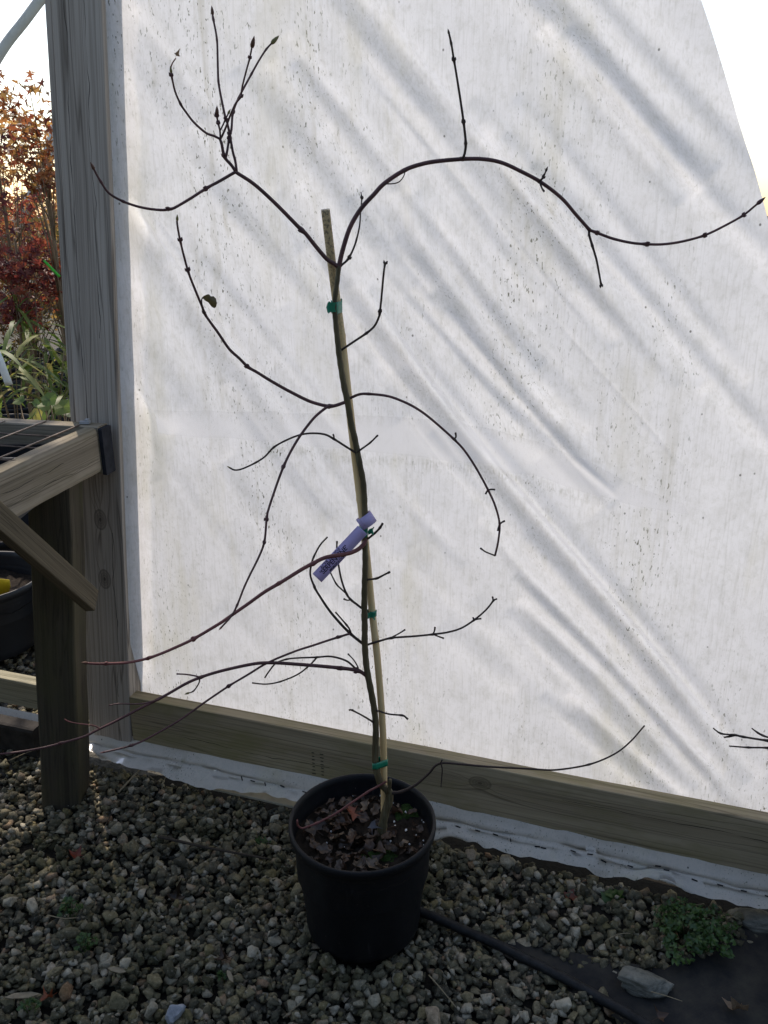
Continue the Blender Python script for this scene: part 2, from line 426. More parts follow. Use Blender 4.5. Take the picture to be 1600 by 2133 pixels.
M['wire'] = plain('rusty_wire', (.13, .095, .075), .55, .4, .5, 40)
M['whitepipe'] = plain('pale_pipe', (.62, .64, .60), .5, .3, .08)
M['dryleaf'] = leafmat('dry_leaf', [(0, (.03, .019, .012)), (.3, (.06, .034, .02)), (.55, (.105, .056, .032)), (.8, (.12, .082, .058)), (1, (.24, .17, .11))], .15, scale=30)
M['redleaf'] = leafmat('red_leaf', [(0, (.20, .035, .02)), (1, (.26, .07, .03))], .25, scale=30)
M['greenleaf'] = leafmat('green_weed_leaf', [(0, (.03, .085, .018)), (.5, (.05, .125, .026)), (1, (.085, .16, .035))], .3)
M['bamboo'] = leafmat('bamboo_leaf', [(0, (.09, .16, .03)), (.5, (.17, .26, .05)), (.8, (.29, .33, .07)), (1, (.48, .38, .10))], .6)
M['maple'] = leafmat('autumn_maple_leaf', [(0, (.22, .05, .03)), (.35, (.34, .11, .045)), (.6, (.44, .19, .06)), (.8, (.34, .20, .07)), (1, (.56, .32, .10))], .66)
M['darkmaple'] = leafmat('dark_red_maple_leaf', [(0, (.10, .02, .03)), (.5, (.24, .05, .04)), (1, (.40, .11, .05))], .6)
M['olive'] = leafmat('fading_leaf', [(0, (.10, .10, .03)), (.5, (.36, .25, .07)), (1, (.50, .31, .09))], .65)
M['sap'] = leafmat('sapling_leaf', [(0, (.075, .085, .035)), (1, (.13, .10, .04))], .3, scale=40)
M['bgbark'] = plain('slender_stem_bark', (.20, .14, .085), .7, .2, .3, 12)
M['white'] = plain('white_plastic_tag', (.75, .77, .72), .5, .3, .05)
M['yellow'] = plain('yellow_card', (.80, .55, .03), .5, .3, .08)
M['blue'] = plain('blue_plastic', (.04, .28, .55), .4, .4, .1)
M['greenribbon'] = plain('green_ribbon', (.05, .52, .06), .5, .3, .1)
M['straw'] = plain('dry_straw', (.24, .20, .13), .8, .2, .3, 30)
M['darkstick'] = plain('dead_stick', (.045, .036, .028), .8, .2, .3, 30)
M['chip'] = plain('wood_chip', (.27, .22, .15), .8, .2, .3, 50)
M['moss'] = plain('moss', (.03, .055, .015), .95, .1, .5, 120, 1.0)
M['perlite'] = plain('perlite', (.75, .75, .72), .9, .1, .05)
M['mix'] = plain('potting_mix', (.022, .017, .013), .95, .1, .6, 70, 1.0)
M['rock'] = None
t = NT('pale_rock'); v = t.coord('Object'); n = t.noise(t.coord('Object', (1, 1, 3)), 30, 5, .7, .6)
t.principled(t.mix(t.ramp(n, [(.3, 0), (.7, 1)]), (.075, .08, .066), (.23, .225, .19)), .85, t.bump(n, .9, .004), .25); M['rock'] = t.m
t = NT('white_quartz'); n = t.noise(t.coord('Object'), 60, 4, .7)
t.principled(t.mix(t.ramp(n, [(.3, 0), (.7, 1)]), (.16, .18, .21), (.38, .40, .43)), .7, t.bump(n, .6, .003), .3); M['quartz'] = t.m

# ================================================================== SETTING
def project(P):
    """world points (n,3) to photo pixels"""
    P = np.asarray(P, float); X, Y, Z = P[..., 0], P[..., 1], P[..., 2] - CAM_H
    zc = Y * CP - Z * SP; yc = Y * SP + Z * CP
    return 800 + FPX * X / zc, 1066.5 - FPX * yc / zc
ground = obj('ground', grid_mesh('ground', np.array([[[x, y, -.034] for x in (-150, -20, -6, -2, 2, 6, 20, 150)] for y in (-60, -5, 0, 2, 4, 8, 20, 300)], float), M['far'], False))
tag(ground, kind='structure')
soil = obj('soil_bed', grid_mesh('soil_bed', np.array([[[x, y, -.028 + .004 * math.sin(5 * x) * math.cos(4 * y)] for x in np.linspace(-2.2, 1.9, 30)] for y in np.linspace(.3, 2.02, 16)]), M['soil']))
tag(soil, kind='structure')

# ---------------------------------------------------------------- plastic end wall
WROT = math.atan2(WT.y, WT.x); WBASE = (W0.x, W0.y, 0)
SHEET_OFF = -.062
FOLDS = [  # photo polyline, width px, height m (minus = groove)
    ([(730, 600), (850, 762), (1000, 945), (1094, 1057), (1206, 1189), (1319, 1324), (1431, 1466), (1560, 1630)], 17, -.011),
    ([(770, 600), (890, 762), (1040, 945), (1132, 1057), (1244, 1189), (1357, 1324), (1465, 1460), (1590, 1620)], 17, .010),
    ([(900, 900), (1050, 1065), (1170, 1200), (1290, 1335), (1400, 1470), (1510, 1610)], 19, .008),
    ([(1000, 1080), (1112, 1219), (1262, 1380), (1375, 1500), (1469, 1601), (1540, 1690)], 12, -.008),
    ([(1070, 1200), (1180, 1310), (1280, 1410), (1380, 1520), (1480, 1640)], 11, .007),
    ([(1080, 1250), (1150, 1324), (1244, 1414), (1337, 1519), (1450, 1645)], 11, -.007),
    ([(1060, 1270), (1120, 1340), (1215, 1432), (1310, 1540), (1420, 1660)], 13, .006),
    ([(1180, 1450), (1300, 1560), (1442, 1685)], 12, -.006), ([(1130, 1450), (1260, 1570), (1400, 1690)], 14, .005),
    ([(820, 400), (880, 520), (960, 640), (1060, 770), (1180, 900), (1290, 1010)], 22, -.007),
    ([(865, 400), (925, 520), (1005, 640), (1105, 770), (1225, 900)], 20, .006),
    ([(620, 380), (700, 520), (790, 660), (880, 800), (990, 960)], 20, -.006),
    ([(580, 400), (660, 540), (750, 680), (840, 820), (940, 960)], 14, .005),
    ([(560, 130), (640, 260), (740, 420), (860, 600)], 24, -.006), ([(610, 130), (690, 260), (790, 420), (910, 600)], 22, .006),
    ([(1130, 60), (1230, 180), (1330, 300), (1420, 420)], 26, -.007), ([(1180, 60), (1280, 180), (1380, 300), (1460, 400)], 24, .006),
    ([(1010, 280), (1110, 420), (1220, 540), (1340, 670), (1460, 800)], 20, -.006), ([(1050, 280), (1150, 420), (1260, 540), (1380, 670)], 18, .005),
    ([(930, 640), (1060, 800), (1200, 960), (1290, 1040)], 6, .004), ([(880, 780), (960, 880), (1020, 960)], 5, .003),
    ([(262, 600), (300, 850), (330, 1000)], 16, -.004),
]
rr = random.Random(31)
def streak(x0, y0, L, sl, w, a_, bow=0.0, n=6):
    FOLDS.append(([(x0 + L * k / (n - 1) * (1 + bow * k / (n - 1)), y0 + L * k / (n - 1) * sl) for k in range(n)], w, a_))
def slope_at(x): return 1.42 - .30 * (x - 300) / 900
for i in range(30):      # long soft bands pulled from upper left to lower right
    x0, y0 = rr.uniform(-150, 1150), rr.uniform(-250, 420)
    streak(x0, y0, rr.uniform(330, 640), slope_at(x0) + rr.uniform(-.07, .07), rr.uniform(15, 34), rr.choice((-1, 1)) * rr.uniform(.0045, .0095), rr.uniform(-.04, .1))
for i in range(16):
    x0, y0 = rr.uniform(250, 1000), rr.uniform(350, 900)
    streak(x0, y0, rr.uniform(200, 420), slope_at(x0) - .08 + rr.uniform(-.07, .07), rr.uniform(9, 18), rr.choice((-1, 1)) * rr.uniform(.002, .0045), rr.uniform(0, .1))
for i in range(22):      # thin crisp creases
    x0, y0 = rr.uniform(300, 1150), rr.uniform(100, 950)
    streak(x0, y0, rr.uniform(110, 300), slope_at(x0) + rr.uniform(-.06, .04), rr.uniform(2.6, 4), rr.choice((-1, 1, 1)) * rr.uniform(.0008, .0018))
for i in range(9):
    x0, y0 = rr.uniform(330, 1150), rr.uniform(1000, 1350)
    streak(x0, y0, rr.uniform(150, 330), rr.uniform(.75, 1.15), rr.uniform(16, 30), rr.choice((-1, 1)) * rr.uniform(.0015, .003))
def fold_height(s, z):
    """relief of the sheet at wall coordinates, metres towards the camera side"""
    s, z = np.asarray(s, float), np.asarray(z, float)
    P = np.stack([W0.x + WT.x * s + WN.x * SHEET_OFF, W0.y + WT.y * s + WN.y * SHEET_OFF, z], -1)
    px, py = project(P)
    h = np.zeros_like(px)
    for pts, w, a in FOLDS:
        x0 = min(p[0] for p in pts) - 4 * w; x1 = max(p[0] for p in pts) + 4 * w
        y0 = min(p[1] for p in pts) - 4 * w; y1 = max(p[1] for p in pts) + 4 * w
        m = (px > x0) & (px < x1) & (py > y0) & (py < y1)
        if not m.any(): continue
        qx, qy = px[m], py[m]; best = np.full(qx.shape, 1e9); tt = np.zeros(qx.shape); n = len(pts) - 1
        for k in range(n):
            ax, ay = pts[k]; bx, by = pts[k + 1]; dx, dy = bx - ax, by - ay
            u = np.clip(((qx - ax) * dx + (qy - ay) * dy) / (dx * dx + dy * dy), 0, 1)
            d = np.hypot(qx - ax - u * dx, qy - ay - u * dy)
            b = d < best; best = np.where(b, d, best); tt = np.where(b, (k + u) / n, tt)
        h[m] += a * np.exp(-(best / w) ** 2) * np.clip(np.minimum(tt, 1 - tt) * 5, 0, 1) ** .7
    h += .004 * np.sin(2.1 * s + 1.3 * z) + .003 * np.sin(3.7 * z - 2.9 * s + 1)
    h += .0003 * np.sin(31 * s + 17 * z) * np.sin(23 * z - 9 * s)
    return np.clip(h * 1.75, -.05, .021)
edge_px = [(1462, 0), (1482, 60), (1500, 118), (1540, 250), (1572, 352), (1590, 418), (1601, 462)]
edge = [(wall_s(q), q.z) for q in (onwall(x, y, SHEET_OFF) for x, y in edge_px)]
e_s, e_z = edge[-1]; t_s, t_z = edge[0]
arc = [(e_s + .36, .02), (e_s + .30, e_z * .4), (e_s + .20, e_z * .65), (e_s + .085, e_z * .86)] + edge[::-1] + [(t_s - .07, t_z + .12), (t_s - .17, t_z + .25), (t_s - .33, t_z + .39), (t_s - .55, t_z + .50), (t_s - .85, t_z + .58)]
az = np.array([a[1] for a in arc]); as_ = np.array([a[0] for a in arc])
RWS, CLS = 430, 400
zz = np.linspace(.03, az[-1], RWS)
s_right = np.interp(zz, az, as_)
uu = np.linspace(0, 1, CLS)
S = -.06 + uu[None, :] * (s_right[:, None] + .06)
PWH = (onwall(274, 1500, 0) - onwall(187, 1500, 0)).length / 2
# the left edge follows the leaning post
post_l0, post_l1 = onwall(228, 1535, 0), onwall(150, 0, 0)
lean = (wall_s(post_l1) - wall_s(post_l0)) / (post_l1.z - post_l0.z)
S0 = wall_s(post_l0) + lean * (zz - post_l0.z)
S = S0[:, None] + uu[None, :] * (s_right - S0)[:, None]
Z = np.repeat(zz[:, None], CLS, 1)
H = fold_height(S, Z)
edge_in = np.clip(1 - (S - S0[:, None] - PWH) / .05, 0, 1); edge_in = edge_in ** 2 * (3 - 2 * edge_in); up_ = np.clip((Z - .235) / .15, 0, 1)
H = H * (1 - edge_in * up_) + .050 * edge_in * up_
film = obj('plastic_sheet', grid_mesh('plastic_sheet', np.stack([S, -(SHEET_OFF + H), Z], -1), M['film']), None, WBASE)
film.rotation_euler = (0, 0, WROT)
tag(film, 'large milky white plastic sheet stretched and creased over the hoop house end', 'plastic sheet')
# clean repair tape band across the sheet
low = [(330, 902), (520, 913), (700, 932), (850, 947), (1000, 966), (1120, 990), (1230, 1028), (1330, 1056), (1435, 1073)]
upp = [(330, 850), (520, 856), (700, 862), (850, 868), (1000, 884), (1120, 915), (1230, 965), (1330, 1015), (1425, 1050)]
def resamp(L, n):
    L = np.array(L, float); d = np.r_[0, np.cumsum(np.hypot(*np.diff(L, axis=0).T))]; u = np.linspace(0, d[-1], n)
    return np.stack([np.interp(u, d, L[:, 0]), np.interp(u, d, L[:, 1])], -1)
A, B = resamp(low, 150), resamp(upp, 150)
PX = A[None] * (1 - np.linspace(0, 1, 24)[:, None, None]) + B[None] * np.linspace(0, 1, 24)[:, None, None]
ps, pz = np.zeros(PX.shape[:2]), np.zeros(PX.shape[:2])
for i in range(PX.shape[0]):
    for j in range(PX.shape[1]):
        q = onwall(PX[i, j, 0], PX[i, j, 1], SHEET_OFF); ps[i, j], pz[i, j] = wall_s(q), q.z
tape = obj('repair_tape', grid_mesh('repair_tape', np.stack([ps, -(SHEET_OFF + fold_height(ps, pz) + .0025), pz], -1), M['film_clean']), film)
# no dirt where the tape covers the film
_P = np.stack([W0.x + WT.x * S + WN.x * SHEET_OFF, W0.y + WT.y * S + WN.y * SHEET_OFF, Z], -1); _px, _py = project(_P)
_lo = np.interp(_px, [a_[0] for a_ in low], [a_[1] for a_ in low]); _up = np.interp(_px, [a_[0] for a_ in upp], [a_[1] for a_ in upp])
_c = np.clip((_lo - _py) / 3 + .5, 0, 1) * np.clip((_py - _up) / 25, 0, 1) * ((_px > 330) & (_px < 1435))
_at = film.data.attributes.new('clean', 'FLOAT', 'POINT'); _at.data.foreach_set('value', (_c * .75 - 1.1 * np.clip(1 - np.abs(_py - _lo - 16) / 16, 0, 1) * ((_px > 560) & (_px < 1230))).astype(np.float32).ravel())
tape['label'] = 'clean smooth band of repair tape across the sheet'
# ---------------------------------------------------------------- boards, post, skirt
b0 = wall(.012, .08 + .071, -.019); b1 = wall(2.35, .08 + .071, -.019)
base = board('base_board', b0, b1, (0, 0, 1), .142, .038, M['base'], None, 40, .0012, .003, 1)
stm_ = random.Random(4)
for col_ in range(2):
    for k in range(7):
        q = onwall(652 + 18 * col_ + k * .4, 1568 + 3.2 * col_ + k * 7.2, .0)
        mk = MB().box((0, 0, 0), (stm_.uniform(.003, .0055), .0011, .0004)).build('ink_stamp', M['leg'], base)
        mk.location = ((q - b0).dot(WT), q.z - b0.z, .0194)
tag(base, 'long grey green timber board along the bottom of the plastic sheet', 'board')
pa, pb = onwall(229, 1537, .0), onwall(150, 0, .0)
pdir = (pb - pa).normalized()
post_c0 = pa - WN * .030 - pdir * .05; post_c1 = pb - WN * .030 + pdir * .55
PW = (onwall(274, 1500, 0) - onwall(187, 1500, 0)).length
EW = .021
post = board('timber_post', post_c0 + WT * EW / 2, post_c1 + WT * EW / 2, WT * -1, PW - EW, .065, M['post'], None, 40, .001, .004, 2)
eb_ = board('edge_board', (0, PW / 2 - .0012, -.003), (((post_c1 - post_c0).length), PW / 2 - .0012, -.003), (0, 1, 0), EW - .0015, .062, M['post'], post, 30, .0008, .004, 9)
tag(post, 'tall weathered grey timber post at the left edge of the plastic sheet', 'post')
# sill board across the opening to the left of the post
s0 = onwall(-330, 1390, -.04); 
sl = wall(wall_s(onwall(196, 1500, 0)) - 1.5, .115, -.075); sr = wall(wall_s(onwall(192, 1500, 0)) + .02, .115, -.075)
sill = board('sill_board', sl, sr, (0, 0, 1), .088, .042, M['sill'], None, 24, .001, .003, 3)
tag(sill, 'sunlit pale timber board lying across the opening left of the post', 'board')
# skirt of folded film under the base board
bot = [(180, 1566), (205, 1585), (240, 1588), (300, 1600), (350, 1613), (400, 1632), (450, 1640), (520, 1652), (610, 1668), (700, 1690), (800, 1722), (905, 1752), (940, 1747), (985, 1752), (1020, 1765), (1100, 1783), (1160, 1795), (1205, 1810), (1240, 1826), (1275, 1833), (1310, 1830), (1350, 1827), (1400, 1838), (1440, 1858), (1480, 1871), (1530, 1874), (1560, 1884), (1605, 1897), (1700, 1912)]
bs = []
for x, y in bot:
    q = onwall(x, y, .055); bs.append((wall_s(q), max(q.z, -.012)))
bs = np.array(bs); NS = 320
sv = np.linspace(wall_s(onwall(178, 1545, 0)), 2.2, NS); bz = np.interp(sv, bs[:, 0], bs[:, 1]) + .0016 * np.sin(61 * sv) + .001 * np.sin(143 * sv)
rows = []
wv = .004 * np.sin(9 * sv) + .003 * np.sin(23 * sv + 1) + .0018 * np.sin(51 * sv)
rows.append((-.004 + 0 * sv, .090 + 0 * sv)); rows.append((.004 + wv * .2, .076 + 0 * sv)); rows.append((.012 + wv * .4, .062 + .002 * np.sin(7 * sv)))
rows.append((.020 + wv * .4, .055 + .002 * np.sin(7 * sv))); rows.append((.0165 + wv * .4, .0525 + .002 * np.sin(7 * sv)))
top = .0525 + .002 * np.sin(7 * sv)
for k, (u, o) in enumerate(((.12, .023), (.3, .030), (.34, .0285), (.55, .040), (.78, .050), (1, .055))):
    rows.append((o + wv * (.4 + u * .8), top * (1 - u) + bz * u))
rk = np.random.default_rng(8)
def crum(n_, sc_): 
    k = rk.normal(0, 1, n_ // sc_ + 4); return np.interp(np.arange(n_) / sc_, np.arange(len(k)), k)
for k in range(1, len(rows)):
    rows[k] = (rows[k][0] + .0032 * crum(NS, 11) + .0014 * crum(NS, 4), rows[k][1] + (.0014 * crum(NS, 6) + .0028 * crum(NS, 3) * (k == len(rows) - 1)))
G = np.stack([np.stack([sv, -o, z], -1) for o, z in rows])
skirt = obj('film_skirt', grid_mesh('film_skirt', G, M['skirt'], False), None, WBASE); skirt.rotation_euler = (0, 0, WROT)
for p in skirt.data.polygons: p.use_smooth = True
tag(skirt, 'dirty white strip of folded plastic hanging wavy below the base board', 'plastic skirt')
stm = MB().box((0, 0, 0), (.0065, .0012, .0009)); st_me = mesh_from('staple', stm.v, stm.f, M['ink'])
for i in range(34):
    s = .35 + i * .047 + rr.uniform(-.02, .02)
    j = int(np.argmin(abs(sv - s)))
    z0, o0 = rows[6][1][j] + .002, rows[6][0][j]
    o = obj('staple', st_me, skirt, (s, -(o0 + .0018), z0 + rr.uniform(-.004, .006)))
    o.rotation_euler = (0, rr.choice((.05, .15, -.2, 1.4, .1)), rr.uniform(-.2, .2))
# pale lath lying against the skirt
la, lb = atZ(415, 1629, .012), atZ(640, 1677, .012)
lath = board('pale_lath', la, lb, WN, .034, .006, plain('lath_wood', (.36, .33, .25), .8, .2, .2), None, 12, .002, .001, 4)
tag(lath, 'thin pale lath lying on the gravel behind the pot', 'lath')
# black edging beside the sill
ea, eb = atZ(-160, 1488, .03), atZ(84, 1545, .03)
edging = board('black_edging', ea, eb, (0, 0, 1), .10, .05, plain('dirty_black_edging', (.03, .026, .022), .85, .2, .5, 30, .6), None, 14, .003, .01, 5)
tag(edging, 'low black edging strip in front of the sunlit sill board', 'edging')
sk2 = MB(); a, b = wall(wall_s(sl) , .07, -.03), wall(wall_s(sr) - .09, .07, -.03)
gv = []
for i in range(41):
    q = a.lerp(b, i / 40); gv.append([(q.x - W0.x, q.y - W0.y, .075), ((q + WN * .03).x - W0.x, (q + WN * .03).y - W0.y, .045 + .003 * math.sin(i * .9)), ((q + WN * .06).x - W0.x, (q + WN * .06).y - W0.y, .0 + .004 * math.sin(i * .7))])
fs = obj('sill_skirt', grid_mesh('sill_skirt', np.array(gv), M['skirt']), None, WBASE)
tag(fs, 'bluish white plastic strip below the sunlit sill board', 'plastic skirt')

# ---------------------------------------------------------------- bench on the left
BZ = 1.012
end = atZ(203, 893, BZ); near = atZ(0, 984, BZ); BX = end.x
bench = empty('potting_bench', (BX - .05, 1.85, 0), 'old timber bench with rusty wire mesh top against the post', 'bench')
bl = bench.location
RH = .112
rdir = (end - near).normalized(); rin = Vector((-rdir.y, rdir.x, 0))      # rin points left, into the bench
def rp(d, inn=0.0, z=BZ): q = end - rdir * d + rin * inn; return Vector((q.x, q.y, z))
board('side_rail', rp(1.5, .021, BZ - RH / 2), rp(.004, .021, BZ - RH / 2), (0, 0, 1), RH, .042, M['rail'], bench, 40, .0025, .012, 6, bl)
board('back_rail', rp(-.022, 1.9, BZ - .058), rp(-.022, .0, BZ - .058), (0, 0, 1), .118, .044, M['rail'], bench, 20, .002, .004, 7, bl)
cap = board('rail_end', rp(-.022, .0, BZ - .058), rp(-.022, -.010, BZ - .058), (0, 0, 1), .116, .042, M['endgrain'], bench, 2, .001, .003, 17, bl)
cap['label'] = 'blackened end grain of the back rail'
lg = atZ(117, 1680, -.01)
for k, (lx, ly) in enumerate(((lg.x, lg.y), (lg.x - 1.1, lg.y), (lg.x - 1.1, .7), (lg.x, .55))):
    tp = atY(92, 1045, lg.y + .045); sh = tp.x - atY(117, 1680, lg.y + .045).x
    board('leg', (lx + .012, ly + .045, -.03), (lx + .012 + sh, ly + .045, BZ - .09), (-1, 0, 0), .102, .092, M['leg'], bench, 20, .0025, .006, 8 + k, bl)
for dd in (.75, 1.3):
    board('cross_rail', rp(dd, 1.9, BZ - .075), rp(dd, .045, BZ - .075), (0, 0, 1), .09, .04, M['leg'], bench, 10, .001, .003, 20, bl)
def on_rail_side(px, py, inn):
    d = ray(px, py); q0 = end + rin * inn; return CAMP + d * ((q0 - CAMP).dot(rin) / d.dot(rin))
ba, bb = on_rail_side(-60, 1030, -.014), on_rail_side(191, 1252, -.014)
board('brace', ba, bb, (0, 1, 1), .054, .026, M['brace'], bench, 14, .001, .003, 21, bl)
board('far_side_rail', rp(1.5, 1.88, BZ - .06), rp(.004, 1.88, BZ - .06), (0, 0, 1), .112, .04, M['rail'], bench, 10, .001, .004, 22, bl)
for i in range(19):
    inn = .055 + i * .098
    MB().tube([rp(d, inn + rr.uniform(-.004, .004), BZ + .004 + .0015 * math.sin(6 * d + i)) - bl for d in np.linspace(1.45, -rr.uniform(0, .04), 9)], .0021, 5).build('wire', M['wire'], bench, True)
for i in range(15):
    MB().tube([rp(.09 + i * .098, inn, BZ + .0005) - bl for inn in np.linspace(1.88, .02, 6)], .0019, 5).build('cross_wire', M['wire'], bench, True)
MB().box((0, 0, 0), (.012, .006, .003)).box((.004, .004, .004), (.004, .007, .003)).build('hinge_clip', plain('zinc', (.35, .36, .37), .4, .5), bench, loc=rp(-.022, .045, BZ + .008) - bl)
tray = empty('slatted_tray', (BX - .5, 1.72, BZ - .12), 'black plastic slatted tray hanging under the wire bench top', 'tray')
for k in range(5):
    MB().box((0, -.24 + k * .12, .035), (.40, .004, .045)).build('slat', M['bgpot'], tray)
MB().box((0, 0, -.012), (.40, .25, .004)).build('floor', M['bgpot'], tray)

# ---------------------------------------------------------------- weed fabric, hose
fab_px = [(985, 1942), (1100, 1968), (1200, 2010), (1290, 2030), (1410, 2020), (1470, 1985), (1545, 1975), (1560, 1895), (1720, 1905), (1900, 2250), (1400, 2250), (1300, 2110), (1160, 2030)]
fg = [atZ(x, y, -.012) for x, y in fab_px]; ctr = sum(fg, Vector()) / len(fg)
fv = [Vector((ctr.x, ctr.y, -.010))] + [Vector((q.x, q.y, -.016)) + (q - ctr) * .12 for q in fg]
fab = obj('weed_fabric', mesh_from('weed_fabric', [q - ctr for q in fv], [(0, i + 1, (i + 1) % len(fg) + 1) for i in range(len(fg))], M['fabric']), None, ctr)
fab['kind'] = 'structure'
hp, _ = catmull([(700, 1845), (800, 1875), (885, 1902), (960, 1935), (1030, 1965), (1100, 2000), (1180, 2040), (1260, 2085), (1330, 2125), (1420, 2190)], 12)
hpts = [atZ(x, y, .006) for x, y in hp]; h0 = Vector((hpts[0].x, hpts[0].y, 0))
hose = MB().tube([q - h0 for q in hpts], .0105, 10).build('irrigation_hose', M['hose'], None, True, h0)
tag(hose, 'black irrigation hose running over the gravel to the right of the pot', 'hose')

# ================================================================== GRAVEL
POT_C = atZ(757, 1914, 0.0); POT_C.z = .002
def stone_mesh(seed, sub=1):
    """angular crushed stone: hull of scattered points with chamfered edges"""
    r = random.Random(seed); bm = bmesh.new()
    for _ in range(11 + seed % 6):
        d = Vector((r.gauss(0, 1), r.gauss(0, 1), r.gauss(0, 1))).normalized() * r.uniform(.75, 1.1); bm.verts.new(d)
    res = bmesh.ops.convex_hull(bm, input=list(bm.verts))
    bmesh.ops.delete(bm, geom=[v for v in bm.verts if not v.link_faces], context='VERTS')
    bmesh.ops.dissolve_limit(bm, angle_limit=.2, verts=list(bm.verts), edges=list(bm.edges))
    if sub: bmesh.ops.bevel(bm, geom=list(bm.edges), offset=.07, segments=sub, profile=.6, affect='EDGES', clamp_overlap=True)
    bmesh.ops.triangulate(bm, faces=list(bm.faces))
    bm.verts.index_update()
    V = np.array([v.co[:] for v in bm.verts]); V -= (V.max(0) + V.min(0)) / 2; V /= np.abs(V).max(0)
    F = np.array([[v.index for v in f.verts] for f in bm.faces]); bm.free()
    return V, F
KINDS = [stone_mesh(100 + k, 0) for k in range(18)]
def inpoly(x, y, poly):
    c = False; j = len(poly) - 1
    for i in range(len(poly)):
        if (poly[i].y > y) != (poly[j].y > y) and x < (poly[j].x - poly[i].x) * (y - poly[i].y) / (poly[j].y - poly[i].y) + poly[i].x: c = not c
        j = i
    return c
GX0, GX1, GY0, GY1, CELL = -1.75, 1.35, .82, 3.1, .005
hm = np.full((int((GY1 - GY0) / CELL), int((GX1 - GX0) / CELL)), -.028)
rg = random.Random(99)
stones = []
def wall_y(x): return W0.y + (x - W0.x) * WT.y / WT.x
def put(x, y, r, flat, sink=.25):
    i, j = int((y - GY0) / CELL), int((x - GX0) / CELL); w = max(2, int(r / CELL))
    i0, i1, j0, j1 = max(i - w, 0), min(i + w + 1, hm.shape[0]), max(j - w, 0), min(j + w + 1, hm.shape[1])
    if i1 <= i0 or j1 <= j0: return None
    sub = hm[i0:i1, j0:j1]; c = r * flat
    z = float(np.percentile(sub, 58)) + c * (1 - sink)
    yy, xx = np.mgrid[i0:i1, j0:j1]; d2 = ((yy - i) ** 2 + (xx - j) ** 2) / float(w * w)
    dome = np.where(d2 < 1, z + c * .8 * np.sqrt(np.clip(1 - d2, 0, 1)), -9)
    hm[i0:i1, j0:j1] = np.maximum(sub, dome); return z
def gravel_ok(x, y):
    if (x - POT_C.x) ** 2 + (y - POT_C.y) ** 2 < .115 ** 2: return False
    wy = wall_y(x)
    if x > -.86:
        return y < wy - .03
    return not (wy - .04 < y < wy + .11)
def add_layer(n, lo, hi, zcap, pos=None):
    k = 0
    for _ in range(n):
        if pos: x, y = pos()
        else:
            x = rg.uniform(GX0 + .02, GX1 - .02); y = rg.uniform(GY0 + .02, 2.25 if x > -.9 else GY1 - .05)
            if y > 2.25 and rg.random() < .35: continue
        if not gravel_ok(x, y): continue
        bare = inpoly(x, y, fg)
        if bare and rg.random() > (.10 if x < .42 else .03): continue
        r = rg.triangular(lo, hi, lo + (hi - lo) * .35); fl = rg.uniform(.55, .85)
        z = put(x, y, r, fl)
        if z is None or z + r * fl > zcap: continue
        stones.append((x, y, z, r * rg.uniform(.95, 1.35), r * rg.uniform(.75, 1.0), r * fl, rg.uniform(0, 6.283), rg.gauss(0, .38), rg.gauss(0, .38), rg.randrange(18), rg.random()))
add_layer(11500, .0078, .0140, .03)
add_layer(12000, .0068, .0145, .034)
add_layer(9000, .003, .0070, .04)
add_layer(330, .0125, .019, .05)
# rank by how large each shows in the photo's frame; the largest stand as single stones
A = np.array([s[:6] for s in stones]); px, py = project(A[:, :3])
top_here = np.array([hm[min(int((s[1] - GY0) / CELL), hm.shape[0] - 1), min(int((s[0] - GX0) / CELL), hm.shape[1] - 1)] - s[2] < s[5] * 1.1 for s in stones])
size = A[:, 3] * A[:, 4] / (A[:, 1] * CP + (CAM_H - A[:, 2]) * SP) ** 2
size[(px < 8) | (px > 1592) | (py > 2125) | (py < 1560) | ~top_here] = 0
order = np.argsort(-size); single = set(order[:300].tolist())
def rotm(a, b, c):
    return (Matrix.Rotation(a, 3, 'Z') @ Matrix.Rotation(b, 3, 'X') @ Matrix.Rotation(c, 3, 'Y'))
VV, FF, TT, off = [], [], [], 0
for i, s in enumerate(stones):
    if i in single: continue
    V, F = KINDS[s[9]]
    Rm = np.array(rotm(s[6], s[7], s[8]))
    W = (V * np.array([s[3], s[4], s[5]])) @ Rm.T + np.array(s[:3])
    VV.append(W); FF.append(F + off); TT.append(np.full(len(V), s[10])); off += len(V)
me = np_mesh('gravel', np.concatenate(VV), np.concatenate(FF), M['gravel'])
at = me.attributes.new('tint', 'FLOAT', 'POINT'); at.data.foreach_set('value', np.concatenate(TT).astype(np.float32))
gravel = obj('gravel', me, ground); tag(gravel, 'grey and olive crushed stone gravel covering the ground', kind='stuff')
kmesh = []
for k in range(18):
    V, F = stone_mesh(100 + k, 1); kmesh.append(np_mesh('stone', V, F, M['stone']))
for i in single:
    s = stones[i]; o = obj('stone', kmesh[s[9]], ground, s[:3])
    o.scale = s[3:6]; o.rotation_euler = rotm(s[6], s[7], s[8]).to_euler()
gz = lambda x, y: float(hm[int((y - GY0) / CELL), int((x - GX0) / CELL)])

